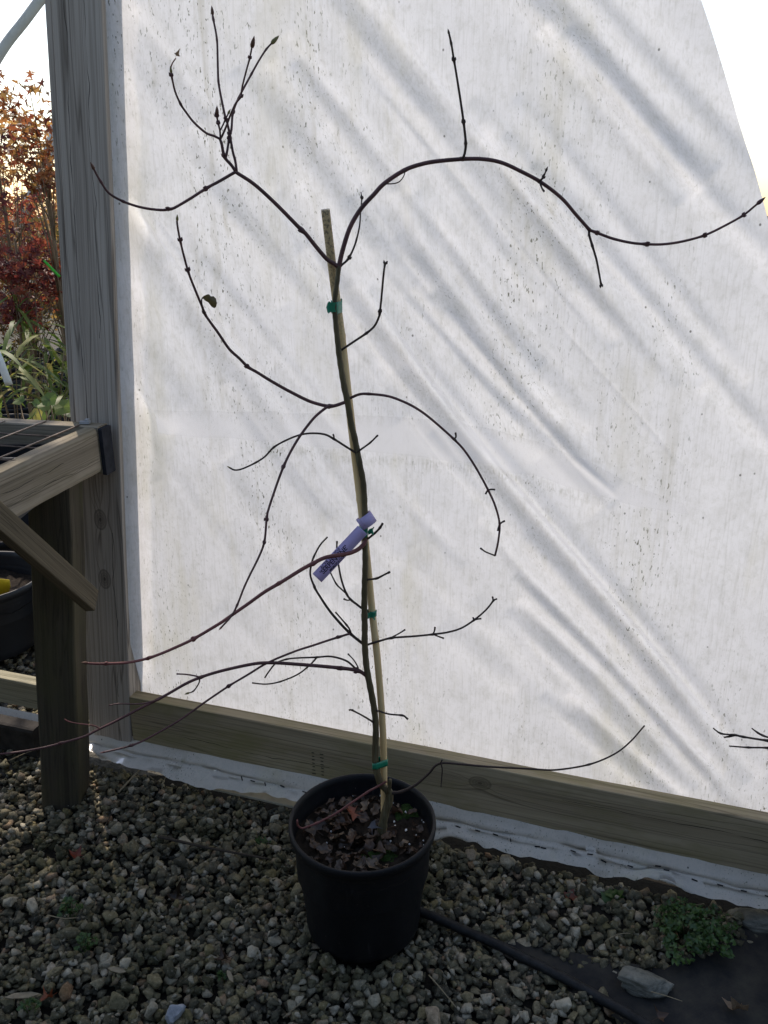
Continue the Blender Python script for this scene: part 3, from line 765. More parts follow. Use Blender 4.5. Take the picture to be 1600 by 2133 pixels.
# ---------------------------------------------------------------- named rocks
def rock_mesh(seed):
    r = random.Random(seed); bm = bmesh.new(); bmesh.ops.create_icosphere(bm, subdivisions=4, radius=1)
    planes = [(Vector((r.gauss(0, 1), r.gauss(0, 1), r.gauss(0, .8))).normalized(), r.uniform(.5, .85)) for _ in range(12)]
    from mathutils import noise as mn
    for v in bm.verts:
        for n, d in planes:
            k = v.co.dot(n)
            if k > d: v.co -= n * (k - d) * .9
        q = Vector((v.co.x * 2.2, v.co.y * 2.2, v.co.z * 5)) + Vector((seed, 0, 0)); v.co *= 1 + .13 * mn.noise(q) + .06 * mn.noise(q * 2.7)
    V = np.array([v.co[:] for v in bm.verts]); V /= np.abs(V).max(0); F = np.array([[v.index for v in f.verts] for f in bm.faces]); bm.free(); return V, F
def rock(name, px, py, sx, sy, sz, mat, label, seed, rz=0, up=.3):
    V, F = rock_mesh(seed)
    o = obj(name, np_mesh(name, V * np.array([sx, sy, sz]), F, mat))
    q = atZ(px, py, .01); o.location = (q.x, q.y, (gz(q.x, q.y) if not inpoly(q.x, q.y, fg) else -.012) + sz * up); o.rotation_euler = (0, 0, rz)
    return tag(o, label, 'rock')
rock('pale_rock', 1342, 2042, .062, .034, .024, M['rock'], 'large pale layered rock on the black fabric beside the hose', 501, -.12, .75)
rock('white_quartz', 365, 2112, .022, .018, .02, M['quartz'], 'whitish blue stone among the gravel at the bottom left of the photo', 502, .5, .55)
rock('flat_pale_stone', 147, 1942, .026, .012, .012, M['stone'], 'pale flat oval stone beside the small weed on the left gravel', 503, .1, .8)
rock('pale_slab', 1575, 1905, .06, .03, .02, M['rock'], 'flat pale slab under the wavy skirt at the right edge', 504, -.3, .3)

# ---------------------------------------------------------------- litter on the gravel
def maple_leaf(curl=.5, seed=0, lobes=5):
    r = random.Random(seed); pts = []
    angs = [-2.2, -1.15, 0, 1.15, 2.2] if lobes == 5 else [-1.3, 0, 1.3]
    lens = [.55, .85, 1, .85, .55] if lobes == 5 else [.8, 1, .8]
    for k, (a, L) in enumerate(zip(angs, lens)):
        pts.append((a, L * r.uniform(.9, 1.08)))
        if k < len(angs) - 1:
            am = (a + angs[k + 1]) / 2; pts += [(a + .22, L * .62), (am, .40), (angs[k + 1] - .22, lens[k + 1] * .62)]
    v = [(0, 0, 0)]; 
    for a, L in pts: v.append((L * math.sin(a), L * math.cos(a), 0))
    inner = [(x * .5, y * .5, 0) for x, y, z in v[1:]]
    n = len(v) - 1; v += inner
    f = []
    for i in range(1, n):
        f.append((0, n + i, n + i + 1)); f.append((n + i, i, i + 1, n + i + 1))
    cx, cy = r.uniform(-1, 1), r.uniform(-1, 1); ph = r.uniform(0, 6)
    out = []
    for x, y, z in v:
        d = math.hypot(x, y); th = math.atan2(x, y)
        z = curl * (.55 * d * d * (1 + .5 * math.sin(2 * th + ph)) + .25 * d * math.sin(3 * th + ph) + .35 * cx * x * abs(x) + .35 * cy * y * abs(y))
        k = 1 - .28 * curl * d
        out.append((x * k, y * k, z))
    # stalk
    st, sf = tube([(0, 0, 0), (.02, -.3, .04 * curl), (.08, -.62, .16 * curl)], [.022, .018, .015], 4)
    m = len(out); out += [tuple(q) for q in st]; f += [tuple(i + m for i in t) for t in sf]
    return out, f
LEAF_ME = {}
def leaf(name, pos, size, mat, rot, label, cat='fallen leaf', group=None, curl=.7, seed=0, lobes=5, parent=None):
    key = (mat.name, round(curl, 1), seed % 7, lobes)
    if key not in LEAF_ME: LEAF_ME[key] = mesh_from(name, *maple_leaf(curl, seed % 7, lobes), mat, True)
    o = obj(name, LEAF_ME[key], parent, pos); o.scale = (size,) * 3; o.rotation_euler = rot
    if label: tag(o, label, cat, group)
    return o
def gpos(px, py, up=.012):
    q = atZ(px, py, .01); z = -.012 if inpoly(q.x, q.y, fg) else gz(q.x, q.y)
    return Vector((q.x, q.y, z + up))
leaf('fallen_leaf', gpos(160, 1782), .034, M['redleaf'], (.3, .2, 1.2), 'red fallen leaf on the gravel near the bench leg', seed=1)
leaf('fallen_leaf', gpos(1190, 1852), .032, M['darkmaple'], (.2, .1, -.4), 'dark red fallen leaf on the gravel below the wavy skirt', seed=2, curl=.4)
leaf('fallen_leaf', gpos(1065, 1842), .036, M['olive'], (.2, -.3, 1.6), 'yellow green fallen leaf on the gravel right of the pot', seed=3, curl=.4)
leaf('fallen_leaf', gpos(995, 1862, .008), .022, M['olive'], (.1, .3, .5), 'small olive fallen leaf on the gravel close to the pot', seed=4, curl=.4)
leaf('fallen_leaf', gpos(1540, 2095, .015), .045, M['dryleaf'], (.7, .5, 2.6), 'big curled brown leaf with long stalk on the black fabric', seed=5, curl=1.1)
leaf('fallen_leaf', gpos(1372, 2112, .012), .03, M['dryleaf'], (.4, .1, -1.3), 'pinkish curled leaf on the fabric next to the hose end', seed=6, curl=.8, lobes=3)
leaf('fallen_leaf', gpos(365, 1865), .04, M['dryleaf'], (.3, .4, .3), 'brown crumpled leaf in the middle of the left gravel', seed=0, curl=1.0)
leaf('fallen_leaf', gpos(470, 1985), .036, M['dryleaf'], (.2, .2, 2.0), 'tan spiky dry leaf on the gravel left of the pot foot', seed=1, curl=.9)
leaf('fallen_leaf', gpos(100, 2065), .032, M['redleaf'], (.5, .2, 2.4), 'dull red curled leaf at the bottom left of the gravel', seed=3, curl=1.0)
def sliver(name, px, py, L, w, ang, mat, label, cat, up=.006, tilt=.1):
    v = [(-L, 0, 0), (-.4 * L, w, .002), (.5 * L, w * .8, .003), (L, 0, .001), (.4 * L, -w, .0), (-.5 * L, -w * .9, .001)]
    v2 = [(x, y, z - .0022) for x, y, z in v]
    f = [(0, 5, 4, 3, 2, 1), (6, 7, 8, 9, 10, 11)] + [(i, (i + 1) % 6, (i + 1) % 6 + 6, i + 6) for i in range(6)]
    o = obj(name, mesh_from(name, v + v2, f, mat), None, gpos(px, py, up)); o.rotation_euler = (tilt, .15, ang)
    return tag(o, label, cat)
sliver('bark_chip', 652, 1995, .018, .0055, 1.2, M['chip'], 'pale yellow dry leaf blade standing at the left foot of the pot', 'wood chip', .012, .6)
sliver('bark_chip', 245, 2031, .020, .005, -.1, M['chip'], 'light tan wood chip lying flat on the left gravel', 'wood chip')
sliver('bark_chip', 355, 2082, .020, .004, 1.1, M['chip'], 'narrow orange tan wood chip just above the whitish blue stone', 'wood chip')
sliver('bark_chip', 480, 2040, .016, .0045, -1.0, M['chip'], 'small pale wood chip on the gravel below the pot', 'wood chip')
sliver('bark_chip', 45, 2070, .034, .006, .25, M['chip'], 'long bleached wood splinter at the bottom left edge', 'wood chip')
sliver('bark_chip', 600, 2122, .014, .004, .9, M['chip'], 'pale wood chip at the bottom edge of the photo', 'wood chip')
def stick(pts, r, mat, label, up=.012, name='stick'):
    P, _ = catmull(pts, 12); Q = []
    for x, y in P:
        q = atZ(x, y, .012); Q.append(Vector((q.x, q.y, q.z + up)))
    zs = [gz(q.x, q.y) if GY0 < q.y < GY1 - .01 else 0 for q in Q]; lift = max(0, max(z - q.z for z, q in zip(zs, Q)) * .5)
    b = Q[0].copy()
    o = MB().tube([q - b + Vector((0, 0, lift)) for q in Q], [r * (1 - .4 * i / len(Q)) for i in range(len(Q))], 5).build(name, mat, None, True, b)
    return tag(o, label, 'stick')
stick([(248, 1658), (285, 1618), (322, 1582)], .0028, M['straw'], 'straight tan stick leaning over the gravel below the base board')
stick([(338, 1650), (345, 1628), (360, 1602)], .0014, M['straw'], 'thin short straw beside the tan stick near the skirt')
stick([(330, 1745), (430, 1768), (560, 1792)], .0042, M['darkstick'], 'dark dead stick half buried in the gravel left of the pot', .004)
stick([(893, 2040), (915, 2065), (950, 2108)], .0014, M['straw'], 'thin pale straw on the gravel below the pot')
stick([(1355, 2075), (1390, 2085), (1420, 2095)], .0011, M['straw'], 'thin straw lying on the fabric next to the pale rock')
stick([(1260, 1970), (1285, 1955), (1312, 1953)], .0012, M['straw'], 'curved straw on the gravel left of the green weed')
stick([(205, 1760), (240, 1690), (262, 1668)], .0013, M['darkstick'], 'thin dark stem standing near the bench leg')
stick([(590, 2130), (625, 2100), (640, 2090)], .0012, M['straw'], 'short straw at the bottom edge of the gravel')
stick([(20, 1592), (50, 1578), (72, 1570)], .0012, M['straw'], 'pale straw on the sunlit stones left of the bench leg')
stick([(100, 1915), (135, 1922), (165, 1920)], .0013, M['straw'], 'thin dry stem on the left gravel beside the small weed')
def weed(name, px, py, rx, ry, n, size, mat, label, h=.03, round_=True):
    c = gpos(px, py, -.008); c0 = Vector((c.x, c.y, c.z)); v, f, tints = [], [], []
    sv_, sf_ = [], []
    r = random.Random(int(px * 7 + py))
    stems = MB()
    for i in range(n):
        a = r.uniform(0, 6.283); d = math.sqrt(r.random()) * (.5 + .5 * abs(math.sin(1.7 * a + 1.1)) * (.75 + .25 * math.sin(5 * a))); x, y = rx * d * math.cos(a), ry * d * math.sin(a)
        z = h * (1 - d * d * .6) * r.uniform(.45, 1.1) + .012
        if i % 4 == 0: stems.tube([(x * .5, y * .5, 0), (x * .9, y * .9, z * .6), (x, y, z)], [.0008, .0007, .0005], 3)
        nrm = Vector((r.gauss(0, .4) + x * 4, r.gauss(0, .4) + y * 4, 1)).normalized(); u = nrm.orthogonal().normalized()
        u = (Matrix.Rotation(r.uniform(0, 6.28), 3, nrm) @ u); w = nrm.cross(u); s = size * r.uniform(.55, 1.2)
        m = len(v); ctr_ = Vector((x, y, z)); v.append(ctr_)
        K = 7
        for k in range(K):
            th = -2.6 + 5.2 * k / (K - 1); q = s * (1 if k % 2 == 0 else .82)
            v.append(ctr_ + (u * math.cos(th) + w * math.sin(th)) * q + nrm * (.25 * s * math.sin(th * 2)))
        f += [(m, m + k + 1, m + k + 2) for k in range(K - 1)]; tints += [r.random()] * (K + 1)
    e = empty(name, c0, label, 'weed')
    me = mesh_from('foliage', v, f, mat); at = me.attributes.new('tint', 'FLOAT', 'POINT'); at.data.foreach_set('value', tints)
    obj('foliage', me, e); stems.build('stem', M['greenleaf'], e)
    return e
weed('green_weed', 1440, 1950, .115, .10, 400, .0075, M['greenleaf'], 'low bushy green weed growing by the fabric at the lower right', .058)
weed('small_weed', 180, 1965, .030, .022, 40, .006, M['greenleaf'], 'small fresh green weed on the left gravel', .04)
weed('small_weed', 145, 1900, .03, .025, 46, .006, M['greenleaf'], 'darker small weed above the fresh one on the left gravel', .04)
weed('small_weed', 540, 1745, .03, .025, 50, .005, M['greenleaf'], 'tiny dim weed in the gravel left of the pot rim', .015)
weed('small_weed', 60, 2095, .03, .02, 40, .005, M['greenleaf'], 'tiny weed in the bottom left corner of the gravel', .012)
weed('small_weed', 465, 2020, .02, .015, 24, .005, M['greenleaf'], 'tiny weed between the stones below the tan spiky leaf', .012)
weed('broad_leaf_weed', 1280, 1852, .016, .012, 6, .024, M['greenleaf'], 'weed with a few broad round leaves below the wavy skirt', .02)

# ================================================================== POT
POT_H = atY(758, 1706, POT_C.y).z
POT_R = 152.5 / FPX * depth((0, POT_C.y, POT_H))
SOIL_Z = POT_H - .052
def nursery_pot(name, loc, Rr, Hh, label, group=None, mat=None, sides=64, soil=True, tagd='plant pot'):
    mat = mat or M['pot']; e = empty(name, loc, label, tagd, group)
    k = Rr / .155; b = .80
    lathe('body', [(0.01 * k, .012), (b * Rr * .9, .012), (b * Rr * .97, 0), (b * Rr, .006), (b * Rr * 1.012, .02 * k), (b * Rr * 1.01, .04 * k), ((b + (1 - b) * .45) * Rr * .985, Hh * .5), (Rr * .945, Hh * .86), (Rr * .945, Hh * .872), (Rr * .962, Hh * .885), (Rr * .968, Hh - .019 * k)], mat, e, sides, wob=.004)
    lathe('rim', [(Rr * .966, Hh - .020 * k), (Rr * 1.0, Hh - .018 * k), (Rr * 1.006, Hh - .009 * k), (Rr * 1.0, Hh - .001 * k), (Rr * .985, Hh), (Rr * .957, Hh - .002 * k), (Rr * .950, Hh - .012 * k), (Rr * .944, Hh - .016 * k), (Rr * .946, Hh - .022 * k), (Rr * .937, Hh - .026 * k), (Rr * .939, Hh - .034 * k), (Rr * .928, Hh - .038 * k), (Rr * .915, Hh * .55)], mat, e, sides, wob=.004)
    if soil:
        n, m = 18, 40; P = np.zeros((n, m, 3)); r_ = np.random.default_rng(int(abs(loc[0]) * 1000))
        for i in range(n):
            a = np.linspace(0, 2 * np.pi, m, endpoint=False); q = Rr * .935 * i / (n - 1) + 1e-4
            P[i, :, 0] = q * np.cos(a); P[i, :, 1] = q * np.sin(a); P[i, :, 2] = (Hh - .052 * k) + r_.normal(0, .0035 * k, m) * (i > 0)
        obj('potting_mix', grid_mesh('potting_mix', P, M['mix'], False, True), e)
    return e
pot = nursery_pot('nursery_pot', POT_C, POT_R, POT_H - .002, 'large black plastic pot holding the staked sapling on the gravel')
for nm in ('body', 'rim'):
    pass
# moss and perlite on the potting mix
def patch(name, c, rx, ry, mat, parent, seed, h=.008):
    r_ = np.random.default_rng(seed); n, m = 10, 26; P = np.zeros((n, m, 3)); a = np.linspace(0, 2 * np.pi, m, endpoint=False)
    wob = 1 + .2 * np.sin(3 * a + seed) + .12 * np.sin(5 * a)
    for i in range(n):
        u = i / (n - 1); P[i, :, 0] = c[0] + rx * u * np.cos(a) * wob + 1e-5 * np.cos(a); P[i, :, 1] = c[1] + ry * u * np.sin(a) * wob + 1e-5 * np.sin(a)
        P[i, :, 2] = c[2] + h * (1 - u * u) + r_.normal(0, .0018, m) * (i < n - 1) - .004 * u
    return obj(name, grid_mesh(name, P, mat, False, True), parent)
q = atZ(850, 1690, SOIL_Z) - POT_C; patch('moss', (q.x, q.y, SOIL_Z - .001), .032, .03, M['moss'], pot, 3)
q = atZ(795, 1782, SOIL_Z) - POT_C; patch('moss', (q.x, q.y, SOIL_Z - .001), .04, .022, M['moss'], pot, 4)
pl = MB(); r_ = random.Random(5)
for i in range(34):
    a, d = r_.uniform(0, 6.28), math.sqrt(r_.random()) * POT_R * .9
    v, f = KINDS[i % 18]; s = r_.uniform(.0012, .0026)
    pl.add([Vector((x * s + d * math.cos(a), y * s + d * math.sin(a), z * s + SOIL_Z + .006)) for x, y, z in v], [tuple(t_) for t_ in f.tolist()])
o = pl.build('perlite', M['perlite'], pot); o['kind'] = 'stuff'
# dry leaves on top of the mix
def crumple(seed):
    r = random.Random(seed); n, m = 9, 7; V, F = [], []; p1, p2, p3 = (r.uniform(0, 6.28) for _ in range(3)); fold = r.uniform(.2, .9); cu = r.uniform(-.9, 1.2)
    for i in range(n):
        u = -1 + 2 * i / (n - 1); w = (.62 * math.sqrt(max(0, 1 - u * u)) + .02) * (1 + .28 * math.sin(6 * u + p1))
        for j in range(m):
            v_ = -1 + 2 * j / (m - 1); x = w * v_; z = fold * abs(x) + cu * .5 * u * u + .13 * math.sin(5 * u + 4 * v_ + p2) + .10 * math.sin(7 * v_ - 3 * u + p3)
            V.append((x * (1 - .2 * fold), u * (1 - .15 * abs(cu)), z))
    for i in range(n - 1):
        for j in range(m - 1): F.append((i * m + j, i * m + j + 1, (i + 1) * m + j + 1, (i + 1) * m + j))
    return mesh_from('dry_leaf', V, F, M['dryleaf'], True)
CRUMP = [crumple(k) for k in range(12)]
r_ = random.Random(12); spots = []
def trunk_free(x, y): return math.hypot(x - .03, y - .01) > .02
tries = 0
while len(spots) < 120 and tries < 6000:
    tries += 1
    a, d = r_.uniform(0, 6.28), math.sqrt(r_.random()) * POT_R * .84; x, y = d * math.cos(a), d * math.sin(a)
    if x > .045 and y > -.02 and r_.random() < .75: continue
    if min([math.hypot(x - u, y - w) for u, w in spots] + [9]) < .009: continue
    spots.append((x, y))
for k, (x, y) in enumerate(spots):
    o = obj('dry_leaf', CRUMP[k % 12], None, POT_C + Vector((x, y, SOIL_Z + .004 + r_.uniform(0, .014))))
    o.scale = (r_.uniform(.008, .020) * (1 if math.hypot(x, y) < POT_R * .7 else .7),) * 3
    o.rotation_euler = (r_.uniform(-.8, .8), r_.uniform(-.8, .8), r_.uniform(0, 6.28))
    tag(o, 'small curled dry brown leaf in the leaf litter inside the black pot', 'dry leaf', 'dry leaves littering the pot')
q = atZ(738, 1702, SOIL_Z + .02)
leaf('orange_leaf', q + Vector((0, 0, .012)), .036, M['redleaf'], (.25, -.15, 1.9), 'orange red fallen leaf in the pot left of the trunk foot', 'dry leaf', None, .6, 2)
leaf('mauve_leaf', atZ(660, 1735, SOIL_Z + .012) + Vector((0, 0, .008)), .036, M['dryleaf'], (.2, -.3, .6), 'broad brown leaf in the pot near its left rim', 'dry leaf', None, .5, 4)
leaf('grey_leaf', atZ(775, 1738, SOIL_Z + .02) + Vector((0, 0, .015)), .028, plain('grey_leaf_tone', (.17, .16, .17), .8, .2, .3, 60), (1.2, .3, .4), 'crumpled grey leaf standing against the trunk foot in the pot', 'dry leaf', None, .9, 5, 3)

# ================================================================== SAPLING
TB = atZ(792, 1748, SOIL_Z); TY = TB.y
ROOT = Vector((TB.x, TB.y, SOIL_Z - .01))
sap = empty('maple_sapling', ROOT, 'leafless young maple with dark arching branches growing in the black pot', 'sapling')
bud_prof = [(.0, 0), (.16, .05), (.25, .25), (.22, .5), (.12, .78), (.01, 1)]
def bud_mesh(mat):
    P = np.zeros((6, 6, 3))
    for i, (r0, z0) in enumerate(bud_prof):
        a = np.linspace(0, 2 * np.pi, 6, endpoint=False); P[i, :, 0] = (r0 + 1e-3) * np.cos(a); P[i, :, 1] = (r0 + 1e-3) * np.sin(a); P[i, :, 2] = z0
    return grid_mesh('bud', P, mat, True, True)
BUD = {k: bud_mesh(M[k]) for k in ('bud', 'greenbud', 'twig', 'darktwig', 'redtwig')}
def place_bud(pos, direc, L, mat, parent, fat=1.0):
    o = obj('bud', BUD[mat], parent, pos - ROOT); o.scale = (L * fat, L * fat, L)
    o.rotation_euler = Vector(direc).to_track_quat('Z', 'Y').to_euler(); return o
rb = random.Random(77)
def br(name, parent, pts, w0, w1, d0, d1, mat='twig', nodes=(), tip=None, tiplen=20, power=1.0, buds=True, sides=8, shared=True, kn=.42):
    P, marks = catmull(pts, 4.0)
    P = np.array(P); seg = np.r_[0, np.cumsum(np.hypot(*np.diff(P, axis=0).T))]; fr = seg / seg[-1]
    W = w0 + (w1 - w0) * fr ** power
    for k in nodes:
        a = seg[marks[k]]; W = W * (1 + kn * rb.uniform(.45, 1.1) * np.exp(-((seg - a) / 4.2) ** 2))
    n_ = len(P); wig = .5 * np.sin(seg / 23 + rb.uniform(0, 6)) * (W < 9)
    pts3, rad = [], []
    for i in range(n_):
        y = TY + d0 + (d1 - d0) * fr[i]
        q = atY(P[i, 0] + wig[i] * .5, P[i, 1] + wig[i], y); pts3.append(q); rad.append(W[i] * .5 * depth(q) / FPX)
    v, f = tube([q - ROOT for q in pts3], rad, sides)
    o = obj(name, mesh_from(name, v, f, M[mat], True), parent)
    host = parent if (parent is not None and parent.parent is not None and parent.parent is sap) else o
    bm_ = {'bark': 'darktwig', 'twig': 'twig', 'redtwig': 'redtwig', 'darktwig': 'darktwig'}[mat]
    if buds:
        for k in nodes:
            if rb.random() < .22: continue
            i = min(marks[k], n_ - 1); tg = (pts3[min(i + 1, n_ - 1)] - pts3[max(i - 1, 0)]).normalized()
            side = tg.cross(Vector((0, 1, 0))).normalized(); side = (Matrix.Rotation(rb.uniform(-.9, .9), 3, tg) @ side)
            for sg in (-1, 1):
                L = rb.uniform(7, 10) * depth(pts3[i]) / FPX
                place_bud(pts3[i] + side * sg * rad[i] * .6, tg + side * sg * rb.uniform(.15, .42), L, bm_, host, 1.35)
    if tip:
        tg = (pts3[-1] - pts3[-3]).normalized(); place_bud(pts3[-1] - tg * rad[-1] * .5, tg, tiplen * depth(pts3[-1]) / FPX, tip, host, .85)
    return o
# trunk
trunk_px = [(706, 553), (702, 590), (697, 630), (699, 667), (704, 717), (708, 750), (717, 805), (724, 837), (732, 885), (739, 913), (750, 969), (757, 1007), (760, 1060), (759, 1090), (760, 1125), (761, 1170), (760, 1210), (759, 1255), (760, 1305), (760, 1342), (764, 1392), (772, 1435), (780, 1480), (783, 1517), (782, 1555), (782, 1590), (787, 1615), (795, 1635), (810, 1650), (810, 1670), (803, 1690), (797, 1720), (792, 1745), (790, 1762)]
P, marks = catmull(trunk_px, 5); P = np.array(P)
Wt = np.interp(P[:, 1], [553, 600, 717, 837, 1000, 1125, 1210, 1342, 1480, 1590, 1640, 1660, 1700, 1735, 1762], [10.5, 10.5, 12, 13.5, 12.5, 12.5, 13, 13.5, 13.5, 14, 15, 18, 17, 19, 26])
pts3 = [atY(x, y, TY - .004 * math.sin(y / 90)) for x, y in P]
rad = [w * .5 * depth(q) / FPX * (1 + .05 * math.sin(i * 1.3)) for i, (w, q) in enumerate(zip(Wt, pts3))]
v, f = tube([q - ROOT for q in pts3], rad, 12); obj('trunk', mesh_from('trunk', v, f, M['bark'], True), sap)
# --- left leader and its fan of shoots
a = br('branch', sap, [(704, 556), (696, 549), (681, 540), (660, 516), (637, 487), (629, 480), (594, 444), (560, 411), (526, 381), (491, 358)], 9, 7.5, 0, -.05, 'twig', (5,))
br('twig', a, [(491, 358), (485, 361), (457, 377), (432, 391), (397, 414), (363, 433), (353, 435), (335, 437), (294, 432), (257, 420), (227, 402), (210, 378), (199, 359), (196, 353)], 6.5, 4.5, -.05, -.13, 'twig', (3, 6, 9, 11), 'bud', 17)
br('twig', a, [(491, 357), (482, 344), (468, 327), (462, 300), (458, 289)], 7, 6, -.05, -.055, 'twig', (2,))
br('twig', a, [(458, 289), (445, 283), (429, 277), (404, 255), (385, 230), (376, 216), (365, 191), (358, 160), (357, 152)], 5, 4, -.055, -.09, 'twig', (5, 7), 'greenbud', 14)
br('twig', a, [(459, 289), (458, 272), (455, 259), (452, 244), (452, 240)], 4, 3.5, -.055, -.06, 'twig', (2, 3), 'bud', 20)
br('twig', a, [(459, 289), (463, 282), (472, 262), (480, 241), (491, 216), (501, 202), (505, 178), (513, 147), (520, 123), (525, 100)], 4.5, 3.6, -.055, -.09, 'twig', (5, 8), 'bud', 24)
br('twig', a, [(459, 272), (462, 266), (469, 250), (475, 237)], 3.4, 3, -.058, -.062, 'twig', (2,), 'greenbud', 12)
br('twig', a, [(493, 356), (490, 335), (485, 316), (479, 281), (474, 258), (469, 242), (460, 200), (455, 169), (454, 137), (452, 83), (444, 39), (443, 30)], 5.6, 4, -.05, -.03, 'twig', (3, 7, 9, 10), 'bud', 18)
br('twig', a, [(470, 329), (472, 322), (477, 291), (482, 269), (485, 237), (493, 214), (504, 191), (524, 153), (540, 125), (555, 103), (566, 91)], 5.4, 3.8, -.052, -.01, 'twig', (2, 4, 7, 9), 'greenbud', 24)
br('leaf_stalk', a, [(357, 150), (356, 140), (359, 131), (366, 121)], 3, 2.4, -.09, -.095, 'redtwig', (), buds=False)
q = atY(367, 116, TY - .097); leaf('leaf', q - ROOT, .011, M['dryleaf'], (1.3, .5, .4), None, curl=1.4, seed=3, lobes=3, parent=a)
# --- right arch
a = br('branch', sap, [(706, 560), (707, 551), (715, 517), (730, 472), (752, 435), (779, 405), (801, 382), (842, 355), (880, 342), (917, 335), (964, 331), (1007, 332), (1045, 339), (1082, 355), (1124, 378), (1169, 412), (1200, 447), (1228, 479)], 10, 7.2, 0, .03, 'twig', (7, 10, 14, 17), kn=.2, buds=False)
br('twig', a, [(1228, 479), (1241, 484), (1275, 497), (1312, 505), (1344, 508), (1381, 509), (1419, 504), (1464, 491), (1506, 472), (1547, 450), (1577, 425)], 6, 4.5, .03, .0, 'twig', (1, 4, 7, 9), 'twig', 22)
br('twig', a, [(1228, 480), (1227, 488), (1234, 512), (1239, 528), (1244, 547), (1252, 592)], 5.5, 4, .03, .02, 'darktwig', (2, 5))
br('twig', a, [(1124, 377), (1131, 371), (1137, 358)], 4, 3.2, .02, .015, 'darktwig', (1,), 'darktwig', 12)
br('twig', a, [(1124, 379), (1129, 392), (1134, 399)], 4, 3.4, .02, .015, 'darktwig', (2,))
br('twig', a, [(964, 331), (968, 320), (970, 298), (966, 257), (959, 206), (946, 127), (940, 90), (936, 72)], 5.5, 4.2, .01, -.02, 'darktwig', (2, 3, 5, 6), 'darktwig', 12)
br('twig', a, [(801, 383), (820, 382), (833, 377), (842, 364), (844, 352)], 2.6, 2.2, .005, .0, 'darktwig', (), buds=False)
a = br('branch', sap, [(708, 557), (713, 552), (726, 539), (736, 518), (742, 500), (749, 470), (752, 435), (754, 415), (752, 400)], 5, 2.4, .0, .03, 'darktwig', (2, 4, 7))
# --- upper right hooked shoot
br('branch', sap, [(708, 732), (713, 728), (736, 713), (764, 694), (780, 679), (789, 660), (791, 651), (796, 607), (800, 565), (802, 550)], 5, 4.2, 0, -.03, 'darktwig', (3, 6, 9), kn=.55)
# --- left mid branch
a = br('branch', sap, [(724, 836), (717, 838), (700, 844), (689, 846), (671, 844), (642, 835), (605, 816), (564, 793), (536, 776), (517, 765), (499, 747), (477, 726), (455, 694), (436, 668), (427, 654), (421, 638), (408, 607), (392, 565), (376, 503), (369, 466), (369, 459)], 7.5, 4.2, 0, -.10, 'twig', (3, 9, 14, 17, 18), 'greenbud', 14)
br('twig', a, [(687, 846), (680, 849), (655, 869), (630, 901), (611, 932), (592, 969), (577, 1007), (561, 1057), (556, 1079), (551, 1126), (539, 1160), (511, 1219), (494, 1260), (481, 1284), (462, 1306)], 6.2, 4, -.012, -.16, 'twig', (5, 8, 9, 12), 'redtwig', 10)
br('leaf_stalk', a, [(427, 654), (422, 640), (420, 624), (424, 618)], 3.2, 2.6, -.07, -.076, 'darktwig', (), buds=False)
lv = []; lf = []
outl = [(421, 620), (425, 616), (432, 613), (436, 613), (439, 617), (445, 617), (450, 622), (452, 632), (450, 640), (446, 642), (440, 638), (434, 630), (427, 626)]
mid = atY(437, 626, TY - .078)
for k, (x, y) in enumerate(outl): lv.append(atY(x, y, TY - .075 - .006 * math.sin(k * 1.1)) - ROOT)
lv.append(mid - ROOT); o = obj('leaf', mesh_from('leaf', lv, [(len(outl), k, (k + 1) % len(outl)) for k in range(len(outl))], M['sap'], True), a)
o['label'] = 'single folded olive leaf still hanging on the branch'
# --- right mid arc
a = br('branch', sap, [(725, 832), (731, 829), (749, 822), (768, 821), (809, 825), (846, 839), (877, 857), (909, 882), (945, 914), (968, 939), (993, 977), (1017, 1021), (1032, 1055), (1041, 1092), (1038, 1127), (1031, 1157)], 6, 4.2, 0, -.06, 'twig', (3, 8, 11, 13, 15), kn=.3, buds=False)
for p_, d_ in (([(945, 914), (950, 910), (949, 902)], -.03), ([(945, 914), (950, 918)], -.03), ([(1017, 1021), (1031, 1020)], -.04), ([(1017, 1021), (1012, 1029)], -.04), ([(1041, 1092), (1051, 1085)], -.05), ([(1041, 1092), (1037, 1106)], -.05)):
    br('twig', a, p_ if len(p_) > 2 else [p_[0], ((p_[0][0] + p_[1][0]) / 2, (p_[0][1] + p_[1][1]) / 2 - 1), p_[1]], 3.6, 3.6, d_, d_ - .008, 'darktwig', (2,), buds=False, kn=.3)
br('twig', a, [(1031, 1157), (1021, 1153), (1011, 1149), (1001, 1142)], 3.2, 3.2, -.06, -.07, 'darktwig', (3,), buds=False)
# --- thin pair at mid trunk
a = br('branch', sap, [(742, 943), (736, 940), (715, 927), (696, 915), (677, 905), (652, 902), (627, 905), (599, 916), (571, 932), (552, 951), (533, 963), (505, 976), (489, 979), (478, 974)], 4.8, 3.6, 0, -.05, 'darktwig', (3, 8, 10), 'greenbud', 7, buds=False)
br('twig', a, [(696, 915), (696, 910), (694, 905)], 3.2, 3, -.01, -.012, 'darktwig', (2,), buds=False)
br('branch', sap, [(743, 943), (750, 938), (771, 923), (787, 907)], 4.4, 3.4, 0, -.02, 'darktwig', (2, 3), buds=False)
